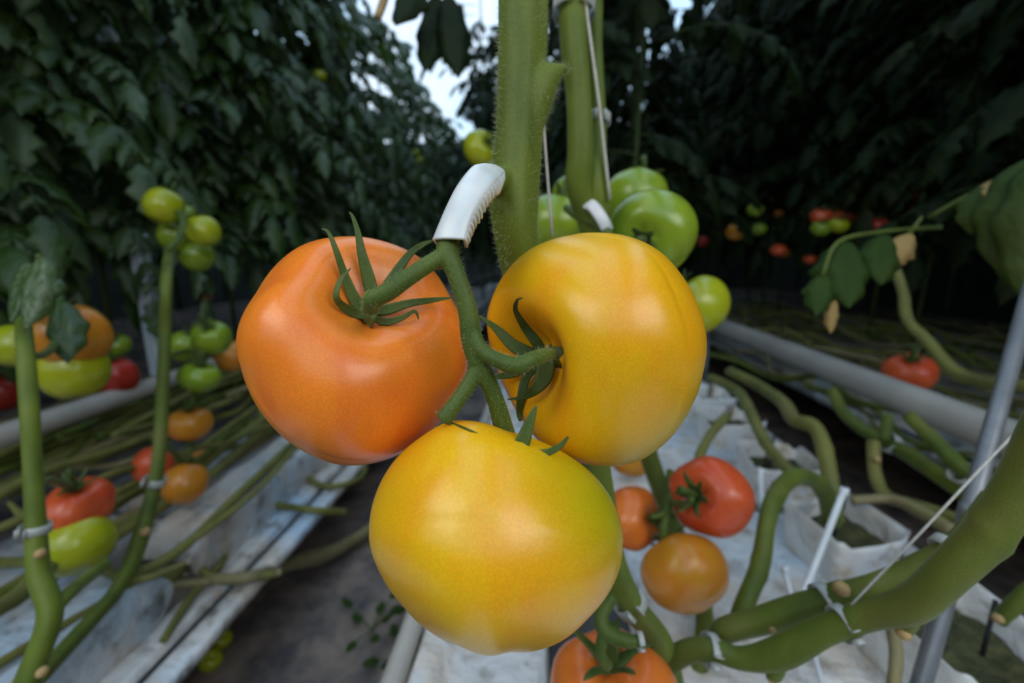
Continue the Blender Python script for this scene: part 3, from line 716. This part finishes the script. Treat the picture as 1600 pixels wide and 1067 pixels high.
# ------------------------------------------------------------------ gutters, slabs, blocks, pipes, floor
def sheet(name, mb, material, parent=None, thick=0.0015): 
    o = obj(name, mb, material, parent); s = o.modifiers.new('wall', 'SOLIDIFY'); s.thickness = thick; s.offset = -1; return o
def extrude(profile, y0, y1, ny, wob=0.0, seed=0.0):
    mb = MB(); n = len(profile)
    for j in range(ny + 1):
        y = y0 + (y1 - y0) * (j / ny) ** 1.6
        for x, z in profile:
            q = noise.noise(Vector((x * 14 + seed, y * 7, seed))) * wob
            q2 = noise.noise(Vector((x * 9 + 5 + seed, y * 5, 3))) * wob
            mb.v.append(Vector((x + q2 * .6, y, z + q)))
    for j in range(ny):
        for k in range(n - 1): mb.f.append((j * n + k, j * n + k + 1, (j + 1) * n + k + 1, (j + 1) * n + k))
    return mb
def dense(prof, m=4):
    out = []
    for a, b in zip(prof, prof[1:]):
        for k in range(m): out.append((a[0] + (b[0] - a[0]) * k / m, a[1] + (b[1] - a[1]) * k / m))
    return out + [prof[-1]]

# floor
mb = MB(); NX, NY = 60, 80
for j in range(NY + 1):
    for i in range(NX + 1):
        x = -5 + 10 * i / NX; y = -2.7 + 14 * (j / NY)
        mb.v.append(Vector((x, y, 0.012 * noise.noise(Vector((x * 3, y * 3, 0))) - .004)))
for j in range(NY):
    for i in range(NX): a = j * (NX + 1) + i; mb.f.append((a, a + 1, a + NX + 2, a + NX + 1))
tag(obj('floor', mb, M['cloth']), 'dark ground cloth on the path', kind='structure')

def gutter(name_label, lip, groove, tray, y0, y1, film, wob=.006, seed=0):
    g = thing('growing_gutter', (tray[0][0], y0, 0), name_label, 'gutter')
    loc = (tray[0][0], y0, 0)
    sheet('tray', local(extrude(dense(tray, 5), y0, y1, 120, wob, seed), loc), film, g)
    sheet('lip', local(extrude(dense(lip, 2), y0, y1, 80, .002, seed + 3), loc), film, g)
    sheet('groove', local(extrude(groove, y0, y1, 20), loc), M['groove'], g)
    lg = MB()
    y = y0 + .3
    while y < min(y1, 6):
        box(lg, ((tray[0][0] + tray[-1][0]) / 2, y, .11), (.06, .03, .22)); y += 1.3
    obj('support', local(lg, loc), M['rod'], g)
    return g
# left row gutter: outer lip, dark groove, inner strip
gutter('left gutter with white lip and dark groove along the path', [(-.481,.155),(-.482,.169),(-.487,.172),(-.512,.172),(-.518,.160)], [(-.516,.166),(-.520,.154),(-.532,.154),(-.537,.167)],
       [(-.533,.160),(-.538,.172),(-.575,.172),(-.60,.15),(-.75,.14),(-1.0,.14),(-1.06,.165)], -.5, 9, M['film_l'], .005, 2)
gutter('middle gutter under the front plant, covered in white film', [(.500,.262),(.520,.268),(.530,.274),(.536,.268)], [(.535,.270),(.540,.258),(.556,.258),(.560,.268)],
       [(.122,.225),(.125,.250),(.20,.252),(.35,.250),(.50,.256),(.51,.262)], -.3, 9, M['film'], .010, 7)
g2 = sheet('lip', local(extrude(dense([(.559,.266),(.563,.274),(.592,.272),(.594,.19)], 2), -.3, 9, 80, .003, 4), (-.145, -.3, 0)), M['film'], bpy.data.objects['growing_gutter.001'])
g0 = bpy.data.objects['growing_gutter.001']; g0.location.x = -.145
for ch in g0.children:
    if ch.name.split('.')[0] != 'lip' or ch is not g2: ch.location.x += .267
sheet('side_tray', local(extrude(dense([(-.145,.20),(-.142,.262),(-.12,.262),(-.10,.250),(-.04,.252),(.010,.250),(.016,.225)], 4), -.3, 9, 120, .007, 15), (-.145, -.3, 0)), M['film'], g0)
obj('groove', local(extrude([(.014,.23),(.018,.226),(.07,.224),(.12,.226),(.124,.23)], -.3, 9, 20), (-.145, -.3, 0)), M['groove'], g0)
rb = MB(); bar(rb, (-.158, -.3, .262), (-.158, 9, .262), .013, 14)
obj('rim', local(rb, (-.145, -.3, 0)), M['pipe'], bpy.data.objects['growing_gutter.001'])
gutter('right gutter behind the thick grey pipe', [(.93,.24),(.932,.26),(.96,.26)], [(.96,.26),(.965,.25),(.98,.25),(.985,.26)],
       [(.985,.255),(1.1,.26),(1.4,.27),(1.8,.27),(2.1,.26),(2.5,.26)], -.2, 9, M['film_d'], .03, 12)

def slab(x0, x1, y0, y1, z0, z1, material, label, group, seed):
    """plastic wrapped substrate slab: rounded, wrinkled, with gathered ends"""
    c = ((x0 + x1) / 2, (y0 + y1) / 2, z0); mb = MB(); nu, ny = 28, 40
    for j in range(ny + 1):
        t = j / ny; y = y0 + (y1 - y0) * t; e = min(1, min(t, 1 - t) * 14); e = math.sqrt(max(0, 1 - (1 - e) ** 2)) * .75 + .25
        for i in range(nu):
            a = 2 * PI * i / nu; ca, sa = math.cos(a), math.sin(a)
            sx = math.copysign(abs(ca) ** .35, ca); sz = math.copysign(abs(sa) ** .45, sa)
            x = (x0 + x1) / 2 + (x1 - x0) / 2 * sx * (.9 + .1 * e); z = z0 + (z1 - z0) / 2 * (1 + sz * e)
            q = .009 * noise.noise(Vector((x * 12, y * 9, z * 14 + seed)))
            mb.v.append(Vector((x + q, y, max(z0, z + q))))
    for j in range(ny):
        for i in range(nu): i2 = (i + 1) % nu; mb.f.append((j * nu + i, j * nu + i2, (j + 1) * nu + i2, (j + 1) * nu + i))
    mb.f.append(tuple(range(nu))); mb.f.append(tuple(ny * nu + i for i in reversed(range(nu))))
    o = obj('growing_slab', local(mb, c), material); o.location = c; return tag(o, label, 'slab', group)
names = ['nearest', 'second', 'third', 'fourth']
for i in range(6):
    y0 = -.30 + i * .88
    lab = f'white wrapped growing slab on the left gutter, {names[i]} along the path' if i < 4 else 'white wrapped growing slab far along the left gutter'
    slab(-.685, -.566, y0, y0 + .84, .160, .262, M['slab'], lab, 'white slabs of the left gutter', i * 3)
for i in range(6):
    y0 = -.2 + i * .95
    slab(-.98, -.75, y0, y0 + .9, .142, .215, M['slab'], 'grey white wrapped slab at the back of the left gutter', 'back slabs of the left gutter', 40 + i)
for i in range(5):
    y0 = -.05 + i * .78
    lab = f'white wrapped growing slab under the open blocks, {names[i]} in line' if i < 4 else 'white wrapped growing slab under the open blocks, farthest in line'
    slab(.13, .50, y0, y0 + .75, .25, .300, M['film'], lab, 'white slabs of the middle gutter', 70 + i)

def block(c, sx, sy, h, rz, label, seed):
    rg = random.Random(seed); t = thing('growing_block', c, label, 'block', 'open growing blocks of the middle gutter'); t.rotation_euler = (0, 0, rz)
    mb = MB(); n = 32; rows = 7
    def sq(a, k=.22):
        ca, sa = math.cos(a), math.sin(a); return math.copysign(abs(ca) ** k, ca), math.copysign(abs(sa) ** k, sa)
    for j in range(rows + 1):
        t_ = j / rows
        for i in range(n):
            a = 2 * PI * i / n; qx, qy = sq(a); fl = 1 - .04 + .10 * t_ ** 2
            z = h * t_ + (.006 * math.sin(2 * a + seed) + .004 * math.sin(5 * a)) * t_
            q = .003 * noise.noise(Vector((qx * 2.2 + seed, qy * 2.2, t_ * 3)))
            mb.v.append(Vector((sx / 2 * qx * fl + q, sy / 2 * qy * fl + q, z)))
    for j in range(rows):
        for i in range(n): i2 = (i + 1) % n; mb.f.append((j * n + i, j * n + i2, (j + 1) * n + i2, (j + 1) * n + i))
    o = sheet('wrapper', mb, M['block'], t, .0012)
    w = MB(); K = 14
    for j in range(K + 1):
        for i in range(K + 1):
            x, y = (i / K - .5) * sx * .93, (j / K - .5) * sy * .93
            w.v.append(Vector((x, y, h * .62 + .009 * noise.noise(Vector((x * 60, y * 60, seed))))))
    for j in range(K):
        for i in range(K): a = j * (K + 1) + i; w.f.append((a, a + 1, a + K + 2, a + K + 1))
    obj('substrate', w, M['wool'], t)
    for k in range(2):
        s = MB(); x, y = rg.uniform(-.3, .3) * sx, rg.uniform(-.2, .3) * sy
        bar(s, (x, y, h * .4), (x + .004, y + .003, h + .03), .0022, 8); obj('drip_spike', s, M['black'], t)
    return t
for i, (px, py, s) in enumerate(((1500, 985, .12), (1316, 815, .105), (1215, 716, .11), (1140, 655, .11), (1105, 618, .11))):
    p = G(px, py, .36)
    block((min(p.x, .46), p.y, .292), s, s * .9, .075, R((8, 14, -4, 5, 0)[i]), 'white wrapped open block with mossy top, ' + ('nearest, under the steel rod', 'holding the arching vine', 'third in line behind the red tomato', 'fourth in line', 'farthest in line')[i], i + 1)

# heating pipes
def pipe(x, z, r, label):
    p = thing('heating_pipe', (x, -.3, 0), label, 'pipe'); mb = MB()
    tube(mb, [(0, 0, z, r), (0, 3, z, r), (0, 9, z, r)], 24, 2); obj('pipe_body', mb, M['pipe'], p)
    for k in range(5):
        s = MB(); bar(s, (0, .6 + k * 1.5, 0), (0, .6 + k * 1.5, z - r), .010, 8); obj('support', s, M['rod'], p)
    return p
pipe(.69, .455, .029, 'thick grey heating pipe along the right path')
pipe(-.90, .425, .020, 'thin grey heating pipe crossing behind the left stems')

# steel rod at the right, dripper, white post on the left
a, b = P(1600, 495, .37), P(1440, 1067, .32); dv = (b - a)
a2 = a - dv * .9; b2 = a + dv * ((-a.z) / dv.z)
t = thing('steel_rod', b2, 'slanting grey steel rod standing behind the thick vines at the right', 'rod')
mb = MB(); bar(mb, a2 - b2, Vector((0, 0, 0)), .0062, 14); obj('rod_body', mb, M['rod'], t)
mb = MB(); bar(mb, a + dv * .55 - b2, a + dv * .59 - b2, .0072, 14); obj('collar', mb, M['rod'], t)
def stake(pts, w, label):
    c = P(*pts[0][:3]); mb = MB(); tube(mb, stroke([(x, y, d, w) for x, y, d in pts]), 10, 4)
    o = obj('dripper_stake', local(mb, c), M['white']); o.location = c
    tag(o, label, 'dripper', 'white drippers on the blocks')
    q = MB(); tube(q, stroke([(pts[0][0] + 2, pts[0][1] - 6, pts[0][2], w * 1.3), (pts[0][0], pts[0][1] + 6, pts[0][2], w * 1.2)]), 10, 2); obj('cap', local(q, c), M['white'], o)
stake([(1318,768,.50),(1290,840,.47),(1256,925,.44),(1240,965,.42)], 10, 'white dripper stake leaning against the block with the arching vine')
stake([(1225,890,.46),(1245,960,.42),(1268,1010,.39),(1290,1090,.36)], 8, 'thin white dripper tube running down behind the lying vines')
stake([(1188,738,.60),(1190,770,.57),(1194,830,.54)], 8, 'white dripper loop hanging on the second open block')
t = thing('greenhouse_post', (0, 0, 0), 'white greenhouse post seen through the left row leaves', 'post')
p0 = G(262, 620, .1); t.location = (p0.x * .55, p0.y * .55, 0)
q = P(236, 500, 1.2); t.location = (q.x, q.y, 0)
mb = MB(); box(mb, (0, 0, .39), (.035, .035, .78)); o = obj('post_body', mb, M['post'], t, smooth=False); bv = o.modifiers.new('round', 'BEVEL'); bv.width = .004
mb = MB(); box(mb, (0, 0, .02), (.10, .10, .04)); obj('foot_plate', mb, M['post'], t, smooth=False)

# ------------------------------------------------------------------ leaves
def leaflet(mb, o, d, up, L, W, droop, rg):
    d = d.normalized(); rows = 7; p = Vector(o); vs = []; ph = rg.uniform(0, 6)
    tw = rg.uniform(-.3, .3)
    for i in range(rows + 1):
        t = i / rows
        s = d.cross(up); s = s.normalized() if s.length > 1e-6 else Vector((1, 0, 0))
        n = s.cross(d).normalized()
        s = (s * math.cos(tw * t) + n * math.sin(tw * t))
        w = W * .5 * (math.sin(PI * min(1, t * .94 + .06)) ** .75) * (1.12 if t < .5 else 1.0) * (1.22 if i % 2 else .78)
        if i == rows: w = W * .02
        sag = -.55 * w + .02 * L * math.sin(i * 2.1 + ph)
        vs += [p - s * w * .9 + n * sag, p - s * w * .52 + n * (.12 * w), p - n * .03 * w, p + s * w * .52 + n * (.12 * w), p + s * w * .9 + n * sag]
        p = p + d * (L / rows)
        d = (d + Vector((0, 0, -1)) * (droop / rows)).normalized()
    fs = []
    for i in range(rows):
        for k in range(4): fs.append((i * 5 + k, i * 5 + k + 1, (i + 1) * 5 + k + 1, (i + 1) * 5 + k))
    mb.add(vs, fs)

def compound(mb, o, az, L, rg, el=0.3, size=1.0, droop=1.0, sm=None):
    p = Vector(o); pts = [tuple(p) + (.0035,)]; pos = [(p.copy(), None)]; e = el; n = 8
    a = az
    for k in range(n):
        d = Vector((math.cos(a) * math.cos(e), math.sin(a) * math.cos(e), math.sin(e)))
        p = p + d * (L / n); pts.append(tuple(p) + (.0035 - .0025 * k / n,)); pos.append((p.copy(), d))
        e -= droop * rg.uniform(.1, .24); a += rg.uniform(-.1, .1)
    tube(sm if sm is not None else mb, pts, 5, 1)
    for k in range(2, n + 1):
        p, d = pos[k]; side = d.cross(Vector((0, 0, 1))).normalized()
        if k == n:
            leaflet(mb, p, d, Vector((0, 0, 1)), .13 * size, .062 * size, 1.7 * droop, rg)
        else:
            big = 1.0 if k % 2 == 0 else .45
            for s in (-1, 1):
                dd = side * s + d * .55 + Vector((0, 0, -.25 + rg.uniform(-.25, .25)))
                leaflet(mb, p, dd, Vector((rg.uniform(-.3, .3), rg.uniform(-.3, .3), 1)), .115 * size * big * rg.uniform(.8, 1.2), .052 * size * big, 1.9 * droop, rg)

def foliage_mesh(seed, z0, z1, nleaf, Lr, size, mt, bias=None, mt_stem=None):
    rg = random.Random(seed); mb = MB(); sm = MB()
    for i in range(nleaf):
        z = z0 + (z1 - z0) * (i + rg.random()) / nleaf
        az = rg.uniform(0, 2 * PI) if bias is None or rg.random() < .35 else bias + rg.uniform(-1.1, 1.1)
        compound(mb, (rg.uniform(-.05, .05), rg.uniform(-.05, .05), z), az, rg.uniform(*Lr), rg, rg.uniform(0, .7), size * rg.uniform(.8, 1.2), rg.uniform(.7, 1.4), sm)
    me = bpy.data.meshes.new('foliage'); me.from_pydata([tuple(v) for v in mb.v], [], mb.f); me.update()
    me.polygons.foreach_set('use_smooth', [True] * len(me.polygons)); me.materials.append(mt)
    tube(sm, [(0, 0, .36, .008), (.02, .01, (z0 + z1) / 2, .008), (-.01, 0, z1 + .05, .006)], 8, 5)
    ms = bpy.data.meshes.new('stem'); ms.from_pydata([tuple(v) for v in sm.v], [], sm.f); ms.update()
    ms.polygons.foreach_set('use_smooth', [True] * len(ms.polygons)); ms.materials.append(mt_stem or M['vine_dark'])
    return me, ms
def row_plant(x, y, pair, rz, label, group, sc=1.0):
    me, ms = pair; t = thing('tomato_plant', (x, y, 0), label, 'plant', group); t.rotation_euler = (0, 0, rz); t.scale = (sc, sc, sc)
    for nme, dta in (('foliage', me), ('stem', ms)):
        o = bpy.data.objects.new(nme, dta); COL.objects.link(o); o.parent = t
    return t
LV = [foliage_mesh(100 + k, .74, 2.35, 44, (.28, .46), 1.0, (M['leaf'], M['leaf_b'])[k % 2], 0.0) for k in range(5)]
LV2 = [foliage_mesh(150 + k, .80, 2.25, 24, (.28, .46), 1.0, (M['leaf'], M['leaf_b'])[k % 2], 0.0) for k in range(4)]
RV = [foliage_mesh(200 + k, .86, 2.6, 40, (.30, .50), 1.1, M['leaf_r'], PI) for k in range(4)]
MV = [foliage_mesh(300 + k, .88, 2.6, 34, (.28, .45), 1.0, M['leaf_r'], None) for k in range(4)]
rp = random.Random(9)
for i in range(25):
    y = .38 + i * .26 + max(0, i - 9) * .10 + rp.uniform(-.05, .05)
    row_plant(-1.22 + rp.uniform(-.08, .08), y, LV[i % 5] if i < 8 else LV2[i % 4], rp.uniform(-.5, .5), 'leafy tomato plant in the dense green wall of the left row', 'leafy plants of the left row')
for i in range(9):
    y = .2 + i * .5 + rp.uniform(-.1, .1)
    row_plant(-2.1 + rp.uniform(-.15, .15), y, LV[(i * 2 + 1) % 5], rp.uniform(-.6, .6), 'leafy tomato plant half hidden behind the left row', 'leafy plants behind the left row', 1.15)
for i in range(20):
    y = 1.5 + i * .33 + rp.uniform(-.05, .05)
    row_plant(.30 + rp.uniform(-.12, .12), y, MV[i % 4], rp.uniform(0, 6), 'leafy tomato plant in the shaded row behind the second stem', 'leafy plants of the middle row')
for i in range(24):
    y = .55 + i * .3 + rp.uniform(-.05, .05)
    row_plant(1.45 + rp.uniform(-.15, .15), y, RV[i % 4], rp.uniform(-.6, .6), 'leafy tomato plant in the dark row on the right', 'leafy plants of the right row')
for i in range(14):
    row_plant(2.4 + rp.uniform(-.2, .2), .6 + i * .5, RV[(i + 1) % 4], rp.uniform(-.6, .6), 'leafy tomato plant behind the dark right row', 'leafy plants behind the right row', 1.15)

for i in range(10):
    row_plant(-.42 + rp.uniform(-.25, .25), 3.6 + i * .5, MV[i % 4], rp.uniform(0, 6), 'leafy tomato plant closing the far end of the path', 'leafy plants at the far end of the path')
for i in range(12):
    row_plant(3.4 + rp.uniform(-.2, .2), .9 + i * .65, RV[(i + 2) % 4], rp.uniform(-.6, .6), 'leafy tomato plant deep in the dark right side', 'leafy plants deep on the right', 1.2)
for i in range(12):
    row_plant(-3.1 + rp.uniform(-.2, .2), .5 + i * .65, LV[(i + 2) % 5], rp.uniform(-.6, .6), 'leafy tomato plant deep in the left side', 'leafy plants deep on the left', 1.2)
def wallbox(name, lo, hi, material):
    mb = MB(); box(mb, [(a + b) / 2 for a, b in zip(lo, hi)], [b - a for a, b in zip(lo, hi)])
    return tag(obj(name, mb, material, smooth=False), kind='structure')
M['screen'] = simple('shade screen', (.02, .03, .022), (.045, .055, .04), 3, .8)
wallbox('wall_back', (-5, 10.0, -.15), (5, 10.1, 3.2), M['screen'])
wallbox('wall_left', (-5.1, -2.6, -.15), (-5.0, 10.1, 3.2), M['screen'])
wallbox('wall_right', (5.0, -2.6, -.15), (5.1, 10.1, 3.2), M['screen'])
wallbox('rear_light_blocker', (-5.1, -2.7, -.15), (5.1, -2.6, 1.5), M['screen'])  # unseen panel added behind the camera to cut low light from there
wallbox('skylight_blocker', (.30, -1.4, 3.2), (.85, 10.1, 3.25), M['screen'])  # unseen panels added overhead to block skylight, with open slits between them
wallbox('skylight_blocker', (1.7, -1.4, 3.2), (5.1, 10.1, 3.25), M['screen'])
wallbox('skylight_blocker', (-5.1, -1.4, 3.2), (-1.35, 3.6, 3.25), M['screen'])
wallbox('skylight_blocker', (-5.1, 3.6, 3.2), (-3.6, 10.1, 3.25), M['screen'])

# single near leaves
def near_leaf(pts, leafs, mt, label, petmat='vine'):
    """pts: petiole (px,py,d,w); leafs: (px,py,d, tip px,py,d, width px)"""
    c = P(*pts[0][:3]); t = thing('tomato_leaf', c, label, 'leaf'); mb = MB(); tube(mb, stroke(pts), 8, 5); obj('petiole', local(mb, c), M[petmat], t)
    rg = random.Random(len(label))
    for x, y, d, tx, ty, td, w, k in leafs:
        q = MB(); a, b = P(x, y, d), P(tx, ty, td); leaflet(q, a, b - a, (Vector((0, 0, 1)) - cf * .9), (b - a).length, w * d / F, .35, rg)
        o = obj('leaf_blade', local(q, c), M[k or mt], t); s = o.modifiers.new('sub', 'SUBSURF'); s.levels = s.render_levels = 2
        s = o.modifiers.new('wall', 'SOLIDIFY'); s.thickness = .0006
    return t
near_leaf([(1470,355,.60,7),(1380,362,.58,6),(1310,378,.56,6),(1285,430,.55,6)],
          [(1325,378,.56,1330,478,.53,84,None),(1290,430,.55,1275,490,.53,46,None),(1385,368,.57,1378,440,.54,66,None),(1305,470,.545,1298,520,.54,22,'leaf_dry')], 'leaf_near', 'drooping green leaf with withered tip above the thick grey pipe')
near_leaf([(1660,230,.50,9),(1600,260,.52,8),(1540,290,.54,7),(1450,340,.58,6)],
          [(1610,250,.50,1582,440,.47,90,None),(1560,285,.53,1515,360,.52,60,None),(1650,240,.48,1630,500,.43,110,None),(1560,280,.53,1545,330,.52,40,'leaf_dry')], 'leaf_near', 'large dark green leaf hanging in at the right edge')
near_leaf([(1440,340,.60,5),(1425,360,.59,5),(1415,372,.58,4)], [(1424,366,.575,1390,408,.555,46,'leaf_dry'),(1420,370,.58,1402,412,.57,30,'leaf_dry')], 'leaf_dry', 'curled tan dry leaf hanging above the red tomato on the pipe')
near_leaf([(60,400,.60,8),(85,450,.56,8),(92,490,.54,7)], [(88,470,.54,104,560,.50,52,None),(80,440,.56,40,500,.52,46,None),(64,400,.43,32,512,.405,58,None),(40,410,.45,8,500,.42,50,None)], 'leaf', 'narrow dark leaf drooping over the amber tomato at the left')
near_leaf([(720,-60,.75,7),(690,-10,.72,7),(640,-20,.70,7)], [(650,-35,.66,612,34,.64,64,None),(700,-10,.70,718,120,.70,60,None),(680,-10,.72,660,110,.70,55,None)], 'leaf_r', 'dark leaf hanging against the bright gap of sky at the top')
near_leaf([(612,-40,.66,10),(600,0,.66,14),(590,28,.66,13)], [(612,-40,.66,560,-80,.66,40,None)], 'leaf_r', 'tan broken leaf stalk hanging against the bright gap of sky', 'scar')

# weeds on the path and leaf litter
def weed(px, py, label, seed):
    c = G(px, py, 0); t = thing('weed', c, label, 'weed', 'small weeds on the path'); rg = random.Random(seed); mb = MB(); sm = MB()
    for k in range(9):
        a = rg.uniform(0, 6.28); e = Vector((math.cos(a), math.sin(a), rg.uniform(.3, 1.2)))
        tip = e * rg.uniform(.02, .05); tube(sm, [(0, 0, 0, .0012), tuple(tip * .6) + (.001,), tuple(tip) + (.0008,)], 5, 2)
        leaflet(mb, tip, e, Vector((0, 0, 1)), .03, .018, .8, rg)
    obj('foliage', mb, M['leaf_near'], t); obj('stem', sm, M['vine'], t)
weed(580, 985, 'small green weed on the dark path, the farther of two', 1); weed(622, 1030, 'small green weed on the dark path beside the grey gutter rim', 2)
mb = MB(); rl = random.Random(31)
for k in range(420):
    x = rl.uniform(.96, 2.3); y = rl.uniform(.6, 4.5); a = rl.uniform(0, 6.28)
    leaflet(mb, (x, y, .285 + rl.uniform(0, .03)), Vector((math.cos(a), math.sin(a), .25)), Vector((0, 0, 1)), rl.uniform(.04, .09), rl.uniform(.02, .045), .5, rl)
tag(obj('leaf_litter', mb, M['litter']), 'pale dry leaf litter spread on the right gutter', 'leaf litter', kind='stuff')

# ------------------------------------------------------------------ light
w = bpy.data.worlds.new('sky'); SC.world = w; w.use_nodes = True; nt = w.node_tree
bg = nt.nodes['Background']
tc = nd(nt, 'ShaderNodeTexCoord'); sep = nd(nt, 'ShaderNodeSeparateXYZ'); nt.links.new(tc.outputs['Generated'], sep.inputs[0])
nz = nd(nt, 'ShaderNodeTexNoise'); nz.inputs['Scale'].default_value = 3.0; nt.links.new(tc.outputs['Generated'], nz.inputs['Vector'])
sky = ramp(nt, sep.outputs['Z'], [(0.0, (0.12, 0.13, 0.12)), (0.2, (0.55, 0.76, 0.95)), (0.7, (0.42, 0.66, 0.95))])
sky = mix(nt, ramp(nt, nz.outputs['Fac'], [(0.45, (0, 0, 0)), (0.6, (.5, .5, .5))]), sky, (0.85, 0.92, 1.0))
nt.links.new(sky, bg.inputs[0]); bg.inputs[1].default_value = 1.5

def area(name, loc, target, size, power, color):
    l = bpy.data.lights.new(name, 'AREA'); l.shape = 'RECTANGLE'; l.size, l.size_y = size; l.energy = power; l.color = color
    o = bpy.data.objects.new(name, l); COL.objects.link(o); o.location = loc
    o.rotation_euler = (Vector(target) - Vector(loc)).to_track_quat('-Z', 'Y').to_euler()
area('added_gap_light', (-.52, -.22, 1.20), cC, (.58, .40), 2.6, (1.0, .90, .79))  # two area lights added out of frame, standing in for sky gaps
area('added_gap_light', (.50, -.30, 1.15), cC, (.58, .40), 2.7, (1.0, .92, .81))

SC.view_settings.view_transform = 'Standard'; SC.view_settings.look = 'None'
SC.view_settings.exposure = 0.0; SC.view_settings.gamma = 1.0; SC.view_settings.use_curve_mapping = False
SC.cycles.use_denoising = True
SC.cycles.max_bounces = 8
